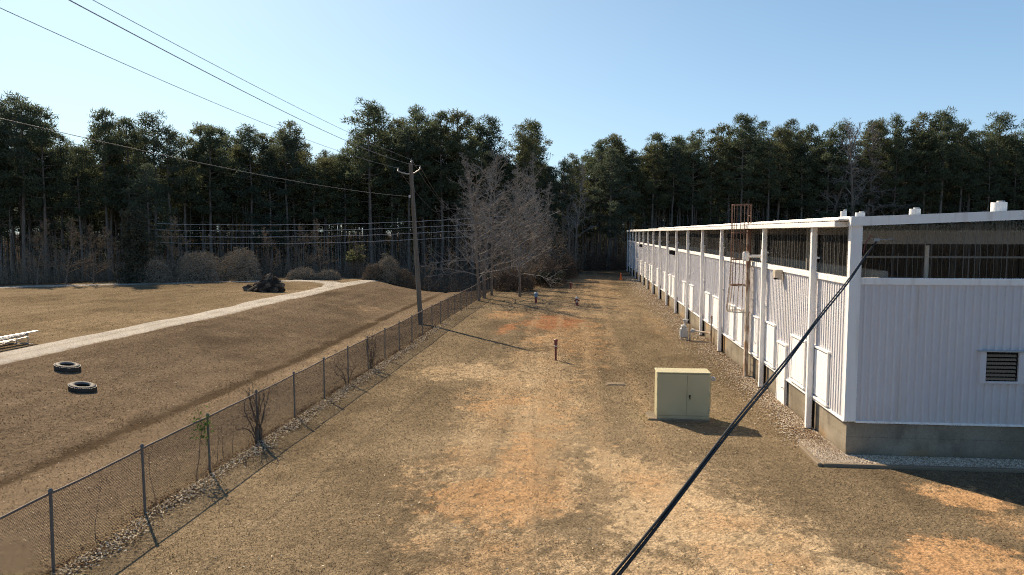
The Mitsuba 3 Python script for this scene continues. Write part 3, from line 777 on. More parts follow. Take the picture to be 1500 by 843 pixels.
vine(19.55, 11, 0.9, 'tangle of dead brown vine stems climbing a fence post')
vine(27.6, 3, 0.25, 'thin dead vine hanging on the fence further along, clear of the tangle', 1.4)
vine(30.6, 6, 0.12, 'narrow dark bundle of vine stems on the fence near the utility pole', 1.6)
t = thing('climbing_plant', 'small green leafy climber hanging on the fence rail', 'plant')
m = MB().tube(wander([FXP - 0.1, 16.4, fz(16.4)], [0, .05, 1], 16, 0.12, 0.10, 0.08), np.linspace(0.012, 0.004, 17), 5)
part(t, 'stem', m, 'mat_twig_dark', 40)
q = np.array([FXP, 16.55, fz(16.5) + 1.25]) + rng.normal(0, 1, (130, 3)) * [0.12, 0.17, 0.24]
msh, cc = flakes(q[:, 0], q[:, 1], q[:, 2], rng.uniform(0.035, 0.075, 130), np.ones((130, 3)), 1.0)
part(t, 'leaves', msh, 'mat_leaf_green')
for k, y in enumerate([12.9, 14.9, 18.0, 18.5, 17.7]):
    st = MB()
    p = wander([FXP - 0.25, y, fz(y)], [0, rng.normal(0, .1), 1], 9, 0.12, 0.10, 0.06)
    st.tube(p, np.linspace(0.009, 0.003, len(p)), 4)
    for q in p[3:]:
        b = wander(q, [rng.normal(0, .6), rng.normal(0, .6), .6], 3, 0.06, 0.2); st.tube(b, 0.0025, 3, False)
    whole('weed_stalk', st, 'mat_twig_dark', 'thin dry brown weed stalk standing behind the chain link mesh', 'weed', 'dry weed stalks behind the fence')

# ------------------------------------------------------------------ utility pole and wires
pole = thing('utility_pole', 'tall weathered wooden utility pole behind the fence carrying three wires', 'utility pole')
PB, PT = np.array([-10.75, 46.6, -0.4]), np.array([-11.42, 46.9, 10.72])
lerp = lambda t: PB + (PT - PB) * t
part(pole, 'shaft', MB().tube([lerp(t) for t in np.linspace(0, 1, 9)], np.linspace(0.17, 0.115, 9), 14), 'mat_pole', 40)
top = PT
AL, AR, AM = top + [-0.85, -0.05, -0.55], top + [0.62, 0.05, -0.42], top + [0.03, 0, 0.12]
for e in (AL, AR):
    a = part(pole, 'crossarm', MB().tube([top + [0, 0, -0.75], top + [0, 0, -0.75] + (e - top - [0, 0, -0.75]) * 0.5 + [0, 0, -0.04], e], [0.05, 0.04, 0.03], 8), 'mat_steel', 40)
    part(a, 'insulator', MB().lathe([(0.001, 0.0), (0.03, 0.0), (0.075, 0.05), (0.03, 0.08), (0.07, 0.12), (0.03, 0.16), (0.05, 0.22), (0.001, 0.24)], e[0], e[1], e[2], 12), 'mat_alu', 40)
pn = part(pole, 'pole_pin', MB().tube([top + [0.06, 0, -0.4], top + [0.06, 0, 0.02]], 0.025, 6), 'mat_steel')
part(pn, 'insulator', MB().lathe([(0.001, 0.0), (0.03, 0.0), (0.07, 0.04), (0.03, 0.08), (0.06, 0.12), (0.001, 0.2)], top[0] + 0.06, top[1], top[2] + 0.02, 12), 'mat_alu', 40)
ct = lerp(0.80)
part(pole, 'clamp', MB().rbox(ct[0] - 0.24, ct[0] - 0.12, ct[1] - 0.15, ct[1] + 0.02, ct[2] - 0.08, ct[2] + 0.1, 0.02), 'mat_alu')
part(pole, 'ground_wire', MB().tube([lerp(t) + [0.165 - 0.04 * t, -0.03, 0] for t in np.linspace(0.04, 0.93, 6)], 0.008, 4), 'mat_steel')


def cat(a, b, sag, n=60):
    t = np.linspace(0, 1, n)[:, None]
    p = np.asarray(a) * (1 - t) + np.asarray(b) * t
    p[:, 2] -= sag * 4 * (t * (1 - t))[:, 0]
    return p


def wire(a, b, sag, r, label, bsdf='mat_conductor', group=None, n=60):
    whole('power_line', MB().tube(cat(a, b, sag, n), r, 5), bsdf, label, 'power line', group, 40)


wire(AL + [0, 0, .22], [-11.5, -22, 14.3], 1.58, 0.009, 'sky wire from the left arm of the utility pole, lowest of three', 'mat_conductor')
wire(AM + [0.03, 0, .1], [-10.1, -22, 13.6], 0.96, 0.009, 'sky wire from the top pin of the utility pole, uppermost of three', 'mat_conductor')
wire(AR + [0, 0, .22], [-3.55, -22, 10.2], 1.17, 0.009, 'sky wire from the right arm of the utility pole, middle of three', 'mat_conductor')
wire(ct + [-0.2, -0.1, 0], [-15.1, 4, 9.66], 0.57, 0.010, 'thick cable from halfway up the utility pole, sagging before the left wood', 'mat_dim_wire')
for e, gl in ((AL, 'left arm'), (AM, 'top pin'), (AR, 'right arm')):
    wire(e + [0, 0, .2], e + [-5.5, 56, -1.5], 1.6, 0.010, f'wire running on from the {gl} of the utility pole into the trees behind', 'mat_conductor')
for k, zz in enumerate((7.35, 6.65, 5.95, 5.2)):
    wire([-48.0, 76.5, zz - 0.25], [-9.0, 86.0, zz + 0.75], 0.5, 0.022, f'bright wire strung before the dark wood on the left, {("top", "second", "third", "lowest")[k]} of four', 'mat_alu')

# black service cables from the corner of the building past the camera
A0 = np.array([7.78, BY0 - 0.10, 5.86])


def service(off, r, key=None):
    p = np.array([[7.78, BY0 - 0.10, 5.86], [6.0, 16.55, 5.12], [4.0, 12.9, 4.36], [2.2, 9.55, 3.76], [0.42, 6.15, 3.22], [-1.5, 2.5, 2.75], [-4.5, -3.2, 2.3], [-9, -12, 2.2]]) 
    from scipy.interpolate import CubicSpline
    s = np.r_[0, np.cumsum(np.linalg.norm(np.diff(p, axis=0), axis=1))]
    q = CubicSpline(s, p)(np.linspace(0, s[-1], 90))
    tw = np.linspace(0, 1, 90)
    fan = np.clip(tw * 26, 0, 1)
    q += np.outer(fan, off)
    q[:, 0] += 0.014 * np.sin(tw * 40 + off[0] * 200)
    return MB().tube(q, r, 8)


sc = thing('service_cable', 'thick black power cables slanting down from the corner of the white building', 'cable')
part(sc, 'cable', service(np.array([-0.013, 0.0, 0.014]), 0.0145), 'mat_cable', 40)
part(sc, 'cable', service(np.array([0.015, 0.0, -0.009]), 0.0165), 'mat_cable', 40)
part(sc, 'bracket', MB().rbox(7.70, 7.86, BY0 - 0.13, BY0 - 0.02, 5.86, 5.95, 0.01).tube([[7.78, BY0 - 0.1, 5.9], [8.2, BY0 - 0.08, 5.93]], 0.014, 6), 'mat_steel')
part(sc, 'loop', MB().tube([[7.78, BY0 - 0.09, 5.9], [7.62, BY0 - 0.12, 6.02], [7.5, BY0 - 0.07, 5.8], [7.47, BY0 - 0.05, 5.55]], 0.015, 6), 'mat_red')

# ------------------------------------------------------------------ pad-mounted cabinet
cab = thing('electrical_cabinet', 'olive beige two door electrical cabinet standing on the lawn before the white wall', 'cabinet')
CX0, CX1, CY0, CY1, CZ = 2.45, 4.13, 23.02, 23.76, 1.60
part(cab, 'pad', MB().rbox(2.18, 4.16, 23.0, 23.95, -0.1, 0.075, 0.02), 'mat_concrete')
part(cab, 'body', MB().rbox(CX0, CX1, CY0 + 0.03, CY1, 0.08, CZ - 0.03, 0.012), 'mat_cabinet')
part(cab, 'lid', MB().rbox(CX0 - 0.02, CX1 + 0.02, CY0 - 0.02, CY1 + 0.02, CZ - 0.03, CZ + 0.005, 0.01), 'mat_cabinet')
SPL = CX0 + (CX1 - CX0) * 0.565
for x0, x1 in ((CX0 + 0.012, SPL - 0.006), (SPL + 0.006, CX1 - 0.012)):
    d = part(cab, 'door', MB().rbox(x0, x1, CY0, CY0 + 0.028, 0.19, CZ - 0.05, 0.006), 'mat_cabinet')
    for z in (0.35, 0.85, 1.35):
        hx = x0 - 0.012 if x0 < 3 else x1 + 0.004
        part(d, 'hinge', MB().rbox(hx - 0.012, hx + 0.02, CY0 - 0.012, CY0 + 0.02, z, z + 0.09, 0.004), 'mat_cabinet')
part(d, 'handle', MB().tube([[SPL + 0.09, CY0 - 0.03, 0.88], [SPL + 0.09, CY0 - 0.04, 0.72]], 0.014, 8).rbox(SPL + 0.065, SPL + 0.115, CY0 - 0.03, CY0 + 0.002, 0.8, 0.87, 0.006), 'mat_dark')
part(cab, 'plinth', MB().rbox(CX0 + 0.01, CX1 - 0.01, CY0 - 0.002, CY0 + 0.025, 0.08, 0.18, 0.006), 'mat_cabinet')
sb = part(cab, 'side_box', MB().rbox(CX1 + 0.003, CX1 + 0.06, CY0 + 0.2, CY0 + 0.6, 0.42, 1.46, 0.01), 'mat_cabinet')
part(sb, 'meter', MB().rbox(CX1 + 0.06, CX1 + 0.22, CY0 + 0.3, CY0 + 0.48, 1.28, 1.40, 0.02), 'mat_grey')

# ------------------------------------------------------------------ valve posts, hydrant, cone, cover
pv = thing('valve_post', 'dark red valve post with a wide head standing on the lawn left of the cabinet', 'valve post')
x, y = -1.22, 33.7
z = float(ground_z(x, y))
part(pv, 'stem', MB().lathe([(0.085, -0.05), (0.07, 0.02), (0.052, 0.04), (0.052, 0.62), (0.08, 0.64), (0.08, 0.66)], x, y, z, 14), 'mat_red', 40)
part(pv, 'band', MB().lathe([(0.08, 0.66), (0.086, 0.665), (0.086, 0.71), (0.08, 0.715)], x, y, z, 14), 'mat_alu', 40)
part(pv, 'head', MB().lathe([(0.08, 0.715), (0.084, 0.93), (0.1, 0.94), (0.1, 0.985), (0.05, 1.02), (0.001, 1.03)], x, y, z, 14), 'mat_red', 40)
pv = thing('valve_post', 'small dark red post on the lawn near the far shade', 'valve post')
x, y = -1.22, 77.6
z = float(ground_z(x, y))
part(pv, 'stem', MB().lathe([(0.09, -0.05), (0.09, 0.4), (0.13, 0.42), (0.13, 0.6), (0.001, 0.64)], x, y, z, 12), 'mat_red', 40)
pv = thing('valve_post', 'red valve post with a blue head and a side arm under the bare trees', 'valve post')
x, y = -3.97, 61.4
z = float(ground_z(x, y))
part(pv, 'stem', MB().lathe([(0.10, -0.05), (0.10, 0.55), (0.13, 0.56)], x, y, z, 12), 'mat_red', 40)
part(pv, 'head', MB().lathe([(0.13, 0.5), (0.15, 0.56), (0.15, 0.75), (0.19, 0.77), (0.19, 0.83), (0.06, 0.92), (0.001, 0.94)], x, y, z, 12), 'mat_blue', 40)
part(pv, 'arm', MB().tube([[x + 0.1, y, z + 0.45], [x + 0.42, y, z + 0.45]], 0.03, 6), 'mat_grey', 40)
hy = thing('fire_hydrant', 'short red fire hydrant with a pale cap on the lawn', 'fire hydrant')
x, y = -0.41, 59.4
z = float(ground_z(x, y))
part(hy, 'barrel', MB().lathe([(0.17, -0.05), (0.17, 0.04), (0.12, 0.06), (0.12, 0.5), (0.16, 0.52), (0.16, 0.56)], x, y, z, 16), 'mat_red', 40)
part(hy, 'bonnet', MB().lathe([(0.15, 0.56), (0.14, 0.64), (0.08, 0.72), (0.03, 0.74), (0.03, 0.8), (0.001, 0.8)], x, y, z, 16), 'mat_grey', 40)
for s in (-1, 1):
    part(hy, 'outlet', MB().tube([[x + s * 0.1, y, z + 0.42], [x + s * 0.22, y, z + 0.42]], 0.06, 10), 'mat_red', 40)
part(hy, 'outlet', MB().tube([[x, y - 0.1, z + 0.36], [x, y - 0.23, z + 0.36]], 0.08, 10), 'mat_grey', 40)
cn = thing('traffic_cone', 'orange traffic cone on the lawn near the far end of the white wall', 'traffic cone')
x, y = 4.99, 92.9
z = float(ground_z(x, y))
part(cn, 'base', MB().rbox(x - 0.22, x + 0.22, y - 0.22, y + 0.22, z, z + 0.05, 0.01), 'mat_orange')
part(cn, 'cone', MB().lathe([(0.17, 0.05), (0.05, 0.88), (0.001, 0.9)], x, y, z, 16), 'mat_orange', 40)
x, y = 1.39, 28.5
z = float(ground_z(x, y))
cv = thing('drain_cover', 'flat grey drain cover lying in the lawn beyond the cabinet', 'drain cover')
part(cv, 'lid', MB().rbox(x - 0.34, x + 0.34, y - 0.2, y + 0.2, z - 0.05, z + 0.045, 0.012), 'mat_timber')
part(cv, 'rim', MB().rbox(x - 0.4, x + 0.4, y - 0.25, y + 0.25, z - 0.06, z + 0.018, 0.008), 'mat_concrete')

# gas meter set
gm = thing('gas_meter', 'grey gas meter with a regulator and a pipe to the white wall', 'gas meter')
x, y = 5.88, 40.9
part(gm, 'meter', MB().rbox(x - 0.3, x + 0.12, y - 0.22, y + 0.22, 0.12, 0.72, 0.08).rbox(x - 0.24, x + 0.06, y - 0.2, y + 0.2, 0.68, 0.86, 0.06), 'mat_grey', 30)
part(gm, 'regulator', MB().lathe([(0.001, 0.0), (0.07, 0.0), (0.07, 0.08), (0.14, 0.1), (0.14, 0.17), (0.08, 0.2), (0.001, 0.21)], x - 0.02, y, 1.0, 16).tube([[x - 0.02, y, 0.84], [x - 0.02, y, 1.02]], 0.045, 8), 'mat_grey', 40)
pp = part(gm, 'pipe', MB().tube([[x + 0.25, y - 0.1, -0.1], [x + 0.25, y - 0.1, 0.5], [x + 0.45, y - 0.1, 0.55], [7.0, y - 1.0, 0.55], [7.05, y - 1.35, 0.55]], 0.05, 8), 'mat_rust', 40)
part(gm, 'pipe', MB().tube([[7.08, y - 1.35, 0.05], [7.08, y - 1.35, 1.55]], 0.045, 8), 'mat_rust', 40)
part(gm, 'valve', MB().lathe([(0.001, 0.0), (0.13, 0.02), (0.13, 0.2), (0.001, 0.24)], x + 0.42, y - 0.1, 0.44, 12), 'mat_grey', 40)
part(gm, 'leg', MB().tube([[x + 0.1, y - 0.12, -0.1], [x + 0.1, y - 0.12, 0.5]], 0.04, 6).tube([[x - 0.2, y, -0.1], [x - 0.2, y, 0.2]], 0.04, 6), 'mat_grey')
part(gm, 'vent_pipe', MB().tube([[x + 0.05, y + 0.05, 1.1], [x + 0.2, y + 0.05, 1.16]], 0.03, 6), 'mat_grey', 40)

# ------------------------------------------------------------------ tyres
def tyre(x, y, label):
    z = float(ground_z(x, y))
    t = thing('tyre', label, 'tyre', 'old tyres lying on the bank')
    R, r, h = 0.46, 0.25, 0.235
    gxs = (float(ground_z(x + .4, y)) - float(ground_z(x - .4, y))) / 0.8
    def tilt(m):
        for q in m.v: q[:, 2] += (q[:, 0] - x) * gxs
        return m
    part(t, 'tread', tilt(MB().lathe([(R - 0.06, 0.0), (R - 0.01, 0.03), (R, 0.07), (R, h - 0.07), (R - 0.01, h - 0.03), (R - 0.05, h - 0.005)], x, y, z - 0.02, 40)), 'mat_rubber', 40)
    part(t, 'sidewall', tilt(MB().lathe([(R - 0.05, h - 0.005), (R - 0.10, h + 0.012), (r + 0.07, h + 0.010), (r + 0.03, h - 0.01), (r, h - 0.05)], x, y, z - 0.02, 40)), 'mat_rubber_dusty', 40)
    part(t, 'bead', tilt(MB().lathe([(r, h - 0.05), (r + 0.005, h - 0.08), (R - 0.05, h - 0.10), (R - 0.04, 0.06), (r + 0.02, 0.02), (r, 0.0)], x, y, z - 0.02, 40)), 'mat_rubber', 40)
    lug = MB()
    for k in range(40):
        a = k * 2 * np.pi / 40
        c, s = math.cos(a), math.sin(a)
        for zz in (0.04, 0.12):
            b = trimesh.creation.box((0.02, 0.05, 0.085)); b.apply_translation((R + 0.004, 0, zz + 0.035))
            b.apply_transform(trimesh.transformations.rotation_matrix(a + (0.05 if zz > 0.1 else 0), [0, 0, 1])); b.apply_translation((x, y, z - 0.02))
            lug.tm(b)
    part(t, 'tread_lug', tilt(lug), 'mat_rubber')


tyre(-21.05, 26.95, 'old tractor tyre lying flat on the bank, the one nearer the gravel path')
tyre(-18.95, 25.0, 'old tractor tyre lying flat on the bank, the one nearer the fence')

# ------------------------------------------------------------------ bleacher
bl = thing('bleacher', 'low aluminium bleacher with plank seats beside the gravel path', 'bleacher')
BYE, BYN = 32.6, 26.0
zb = float(ground_z(-27.6, 30))
for x, z, w in ((-27.0, 0.60, 0.26), (-27.6, 0.44, 0.26), (-28.2, 0.28, 0.26)):
    part(bl, 'seat_plank', MB().rbox(x - w / 2, x + w / 2, BYN, BYE, zb + z - 0.045, zb + z, 0.01), 'mat_alu')
    if z > 0.4:
        for o in (-0.3,):
            part(bl, 'foot_plank', MB().rbox(x + o - 0.08, x + o + 0.08, BYN, BYE - 0.25, zb + z - 0.31, zb + z - 0.275, 0.008), 'mat_alu')
for y in (27.2, 29.6, 32.0):
    fr = MB().tube([[-28.6, y, zb + 0.03], [-26.75, y, zb + 0.03]], 0.025, 6)
    for x, z in ((-27.0, 0.55), (-27.6, 0.39), (-28.2, 0.23)):
        fr.tube([[x, y, zb], [x, y, zb + z]], 0.022, 6)
    fr.tube([[-28.3, y, zb + 0.2], [-26.95, y, zb + 0.53]], 0.02, 6).tube([[-27.0, y, zb + 0.06], [-28.2, y, zb + 0.2]], 0.018, 6)
    part(bl, 'frame', fr, 'mat_steel')
for y in (27.2, 29.6):
    part(bl, 'brace', MB().tube([[-27.0, y, zb + 0.1], [-27.0, y + 2.4, zb + 0.5]], 0.018, 6), 'mat_steel')

# ------------------------------------------------------------------ heap of stumps
hp = thing('stump_heap', 'heap of dark uprooted stumps and broken logs on the field by the path', 'heap of stumps')


def lump(c, s, seed):
    b = trimesh.creation.icosphere(subdivisions=3)
    v = b.vertices
    n = meshkit.fbm(v * 1.5 + seed * 7.3, 3, seed) - 0.5
    n2 = meshkit.fbm(v * 4.5 + seed * 3.1, 2, seed + 3) - 0.5
    v = v * (1 + 0.9 * n[:, None] + 0.35 * n2[:, None]) * s
    return (v + c, b.faces)


hc = np.array([-29.2, 63.4])
hz = float(ground_z(*hc))
for k, (dx, dy, dz, sx, sy, sz) in enumerate([(-0.1, 0, .55, .8, .8, .7), (0.55, -.1, .55, .8, .7, .7), (1.1, 0, .38, .65, .6, .55), (-0.75, .1, .45, .6, .6, .55), (0.1, .2, 1.05, .55, .5, .5), (0.62, .1, 1.0, .45, .5, .45),
                                              (-1.75, -.1, .28, .5, .4, .36), (-1.3, .2, .2, .4, .4, .28), (0.1, -.7, .25, .6, .4, .36), (0.95, -.6, .25, .5, .4, .34)]):
    part(hp, 'stump', lump(np.array([hc[0] + dx, hc[1] + dy, hz + dz]), np.array([sx, sy, sz]), k + 1), 'mat_rock', 60)
for a, b, r in (((-1.6, -.6, .1), (-0.5, -.3, .75), .11), ((-.1, -.5, .5), (0.35, 0, 1.75), .12), ((0.7, -.4, .9), (1.3, .1, .8), .1), ((-.9, -.7, .2), (0.2, -.85, .55), .09)):
    part(hp, 'log', MB().tube([np.r_[hc, hz] + np.array(a), np.r_[hc, hz] + (np.array(a) + np.array(b)) / 2 + [0, 0, .04], np.r_[hc, hz] + np.array(b)], [r, r, r * .8], 8), 'mat_timber', 40)
rt = MB()
for _ in range(30):
    p = wander(np.r_[hc, hz + .7] + rng.normal(0, 1, 3) * [.6, .3, .3], rng.normal(0, 1, 3) + [0, -.3, .3], 5, .18, .35)
    rt.tube(p, np.linspace(.035, .008, len(p)), 4)
part(hp, 'root', rt, 'mat_twig_dark')

# ------------------------------------------------------------------ trees
rng = np.random.default_rng(23)


def rand_dir(n, up=0.0):
    d = rng.normal(0, 1, (n, 3)); d[:, 2] += up
    return d / np.linalg.norm(d, axis=1, keepdims=True)


def tufts(c, rad, per, L, W, up=0.5):
    """needle tufts: slim triangles spread through ellipsoid clumps"""
    n = len(c)
    C = np.repeat(c, per, 0); R = np.repeat(rad, per)
    o = rng.normal(0, 1, (n * per, 3)); o /= np.linalg.norm(o, axis=1, keepdims=True)
    o *= (rng.uniform(0.12, 1, (n * per, 1)) ** 0.5) * [1, 1, 0.62]
    base = C + o * R[:, None]
    d = rand_dir(n * per, up) + o * 0.8; d /= np.linalg.norm(d, axis=1, keepdims=True)
    s = np.cross(d, rand_dir(n * per)); s /= np.linalg.norm(s, axis=1, keepdims=True) + 1e-9
    l = rng.uniform(0.6, 1.2, (n * per, 1)) * L
    w = rng.uniform(0.6, 1.2, (n * per, 1)) * W
    v = np.stack([base - s * w, base + s * w, base + d * l], 1).reshape(-1, 3)
    return v, np.arange(3 * n * per).reshape(-1, 3)


def pine(h, c0, R, nb, per, dead=10, top_flat=0.5):
    bark, cl, cr = MB(), [], []
    bend = np.cumsum(rng.normal(0, 0.12, (9, 2)), 0) * 0.6
    pts = np.array([[bend[k, 0], bend[k, 1], h * k / 8] for k in range(9)]); pts[0, :2] = 0
    bark.tube(pts, np.linspace(0.0115 * h, 0.03, 9) + np.r_[0.06, np.zeros(8)], 7, False)
    at = lambda z: np.array([np.interp(z, pts[:, 2], pts[:, 0]), np.interp(z, pts[:, 2], pts[:, 1]), z])
    for k in range(nb):
        u = (k + rng.uniform(0, 1)) / nb
        z = h * (c0 + (0.985 - c0) * u)
        prof = (1 - u ** 1.8) ** top_flat * (0.45 + 0.55 * min(1, u * 3.0 + 0.15))
        L = R * prof * rng.uniform(0.55, 1.15) + 0.3
        az = k * 2.4 + rng.normal(0, 0.4)
        el = rng.uniform(-0.1, 0.35) + 0.5 * u
        d = np.array([math.cos(az) * math.cos(el), math.sin(az) * math.cos(el), math.sin(el)])
        s = at(z)
        e = s + d * L
        mid = s + d * L * 0.5 + [0, 0, -0.08 * L]
        bark.tube([s, mid, e], [0.035 + 0.012 * L, 0.03, 0.012], 4, False)
        cl.append(e); cr.append(rng.uniform(0.5, 0.85))
        if L > 1.2:
            for _ in range(2):
                q = s + d * L * rng.uniform(0.45, 0.9) + rng.normal(0, 0.35, 3) * [1, 1, 0.5]
                cl.append(q); cr.append(rng.uniform(0.4, 0.75))
                bark.segs([mid], [q], 0.018, 0.008, 3)
    cl.append(at(h * 0.985)); cr.append(0.6)
    for k in range(dead):
        z = h * rng.uniform(0.2, c0 + 0.05)
        az = rng.uniform(0, 6.28); L = rng.uniform(0.5, 2.0)
        s = at(z)
        m = s + [math.cos(az) * L * .5, math.sin(az) * L * .5, rng.uniform(-.1, .25)]
        bark.tube([s, m, s + [math.cos(az) * L, math.sin(az) * L, rng.uniform(-.3, .5)]], [0.025, 0.018, 0.006], 3, False)
    return bark.m(), tufts(np.array(cl), np.array(cr), per, 0.42, 0.055)


PINES = []
for k, (c0, R, nb, mat, dead, tf) in enumerate([(0.46, 2.9, 42, 'needle_a', 14, .6), (0.53, 2.6, 35, 'needle_a', 16, .55), (0.38, 3.1, 50, 'needle_b', 12, .7), (0.58, 2.7, 30, 'needle_c', 18, .5),
                                                (0.31, 3.2, 56, 'needle_c', 10, .8), (0.48, 3.3, 46, 'needle_b', 14, .55), (0.20, 3.6, 62, 'needle_a', 6, .8)]):
    b, c = pine(20.0, c0, R, nb, 60, dead, tf)
    g = f'pine_model_{k}'
    scene[g] = {'type': 'shapegroup', 'trunk': mikit.ply(b, 'mat_bark', True), 'crown': mikit.ply(c, 'mat_' + mat)}
    PINES.append(g)


def bare_tree(h, spread, levels=4, trunk_r=None, low=0.18, nb=22, el0=0.25):
    P0, P1, R0, R1 = [], [], [], []
    r0 = trunk_r or 0.011 * h

    def grow(p, d, L, r, lev):
        n = 5 if lev < 2 else 4
        q, dd = np.array(p), np.array(d)
        pts = [q]
        for k in range(n):
            dd = dd + rng.normal(0, 0.10 + 0.05 * lev, 3) + [0, 0, 0.05]
            dd /= np.linalg.norm(dd)
            q2 = q + dd * L / n
            P0.append(q); P1.append(q2); R0.append(r * (1 - 0.75 * k / n)); R1.append(r * (1 - 0.75 * (k + 1) / n))
            q = q2; pts.append(q)
        if lev >= levels: return
        m = (0, 7, 5, 4)[lev] if lev else nb
        for k in range(m):
            t = rng.uniform(0.25, 1.0)
            a = pts[int(t * (n - 0.01))]
            side = rng.normal(0, 1, 3); side -= dd * (side @ dd); side /= np.linalg.norm(side)
            nd = dd * 0.65 + side * 0.75 + [0, 0, 0.08]
            grow(a + (pts[-1] - a) * rng.uniform(0, .2), nd / np.linalg.norm(nd), L * rng.uniform(0.32, 0.55), r * 0.42, lev + 1)

    n = 10
    q, dd = np.zeros(3), np.array([0, 0, 1.0])
    tp = [q]
    for k in range(n):
        dd = dd + rng.normal(0, 0.035, 3); dd /= np.linalg.norm(dd)
        q2 = q + dd * h / n
        P0.append(q); P1.append(q2); R0.append(r0 * (1 - 0.9 * k / n)); R1.append(r0 * (1 - 0.9 * (k + 1) / n))
        q = q2; tp.append(q)
    tp = np.array(tp)
    ntr = len(P0)
    for k in range(nb):
        u = low + (0.97 - low) * (k + rng.uniform()) / nb
        z = u * h
        a = np.array([np.interp(z, tp[:, 2], tp[:, 0]), np.interp(z, tp[:, 2], tp[:, 1]), z])
        az = k * 2.4 + rng.normal(0, .3)
        el = el0 + 0.75 * u + rng.normal(0, .1)
        L = spread * (1.05 - 0.75 * u) * rng.uniform(0.75, 1.15)
        grow(a, [math.cos(az) * math.cos(el), math.sin(az) * math.cos(el), math.sin(el)], L, r0 * 0.42 * (1.1 - u * .7), 1)
    P0, P1, R0, R1 = map(np.array, (P0, P1, R0, R1))
    R0, R1 = np.maximum(R0, 0.011), np.maximum(R1, 0.0075)
    a, b = MB(), MB()
    a.segs(P0[:ntr], P1[:ntr], R0[:ntr], R1[:ntr], 7)
    b.segs(P0[ntr:], P1[ntr:], R0[ntr:], R1[ntr:], 3)
    return a.m(), b.m()


BARE = []
for k, (h, sp, lev, nb, low, el, mat) in enumerate([(13.6, 5.2, 3, 30, 0.16, 0.10, 'mat_twig'), (11.2, 4.4, 3, 30, 0.18, 0.15, 'mat_twig'), (15, 3.0, 3, 24, 0.3, 0.55, 'mat_twig'), (7, 2.6, 3, 18, 0.08, 0.5, 'mat_brush')]):
    a, b = bare_tree(h, sp, lev, None, low, nb, el)
    g = f'bare_model_{k}'
    scene[g] = {'type': 'shapegroup', 'trunk': mikit.ply(a, 'mat_bark', True), 'twigs': mikit.ply(b, mat)}
    BARE.append(g)


def place(key, g, x, y, s, sx=None, rot=None, dz=-0.15, lean=0.0):
    z = float(ground_z(x, y)) + dz
    w = (sx or s)
    scene[key] = {'type': 'instance', 'shape': {'type': 'ref', 'id': g},
                  'to_world': T().translate([float(x), float(y), z]).rotate([1, 0.3, 0], lean).rotate([0, 0, 1], float(rng.uniform(0, 360) if rot is None else rot)).scale([w, w, s])}


# skyline heights of the wood (metres) by x along its edge
PEDGE = [(-105, 72), (-75, 84), (-62, 90), (-50, 98), (-40, 104), (-30, 109), (-20, 111), (-12, 111), (-7, 110), (-3, 112), (0, 118), (6, 124), (40, 126), (110, 124)]
PX, PY = np.array([e[0] for e in PEDGE], float), np.array([e[1] for e in PEDGE], float)
HX = [-90, -77, -72.7, -70, -66.2, -63, -59, -55, -51, -46.8, -43.3, -39.7, -34.8, -31.9, -25.6, -21.3, -15.8, -10.2, -5.8, -2.6, 0.7, 4.3, 12.7, 18.6, 23.3, 31.5, 38.6, 44.4, 51, 56.5, 61, 66.4, 70.5, 74, 90]
HZ = [24, 23.5, 23.1, 21.8, 18.4, 20.5, 20.4, 19.4, 20.6, 19.6, 21.4, 20.4, 21.8, 24.7, 24.6, 23.3, 24.3, 20.9, 19.8, 16.4, 18, 21.6, 21.6, 22.3, 24.1, 24.4, 23.4, 22.0, 23.8, 25.1, 25.9, 24.1, 24.6, 22.3, 24]
pts = []
for _ in range(9000):
    x = rng.uniform(-105, 112); off = 105 * rng.uniform() ** 1.9
    y = np.interp(x, PX, PY) + off
    if x > 7 and y < 121: continue
    if x < -5 and off < 0: continue
    # only where the camera could see
    if not (-0.9 < (x - 0) / y < 0.74): continue
    mind = 2.3 + 0.05 * off
    if pts and np.min(np.hypot(np.array(pts)[:, 0] - x, np.array(pts)[:, 1] - y)) < mind: continue
    pts.append((x, y, off))
pts.sort(key=lambda p: p[2])
NT = 285
for k, (x, y, off) in enumerate(pts):
    ye = np.interp(x, PX, PY)
    h = (np.interp(x * ye / y, HX, HZ) + 0.9 + 2.0 * (x < -8) + 0.6 * (x < -66) + 0.6 * (x > 40)) * rng.uniform(0.76, 1.05) * (0.88 if off > 14 else 1.0)
    g = PINES[rng.choice(7, p=[.2, .2, .16, .16, .1, .14, .04])]
    s = h / 20.0
    w = s * rng.uniform(0.85, 1.15)
    if k < NT:
        key = numbered('pine_tree')
        row = 'at the front of' if off < 4.5 else 'a little way inside' if off < 11 else 'deeper inside'
        q = x / y
        zone = [w for lim, w in ((-0.70, 'the wood left of the leaf clad trunk'), (-0.60, 'the wood behind the leaf clad trunk'), (-0.47, 'the wood behind the round bushes'), (-0.36, 'the wood above the stump heap'),
                                 (-0.25, 'the wood above the end of the gravel path'), (-0.12, 'the wood behind the utility pole'), (-0.02, 'the wood behind the bare trees'), (0.045, 'the wood at the end of the strip'),
                                 (0.14, 'the wood above the far end of the warehouse'), (0.26, 'the wood above the caged ladder'), (0.36, 'the wood above the warehouse corner'), (0.47, 'the wood above the near roof vents'), (9, 'the wood at the right edge')) if q < lim][0]
        lab(key, f'tall {"slim" if w < s * 0.98 else "broad"} pine {row} {zone}', 'pine tree', f'pines {row} {zone}')
    else:
        key = f'deep_wood__{k - NT + 1:03d}'
    place(key, g, x, y, s, w, lean=float(rng.normal(0, 1.2)))
lab('deep_wood', 'pines deep inside the wood that read as one dark mass', 'wood', None, 'stuff')

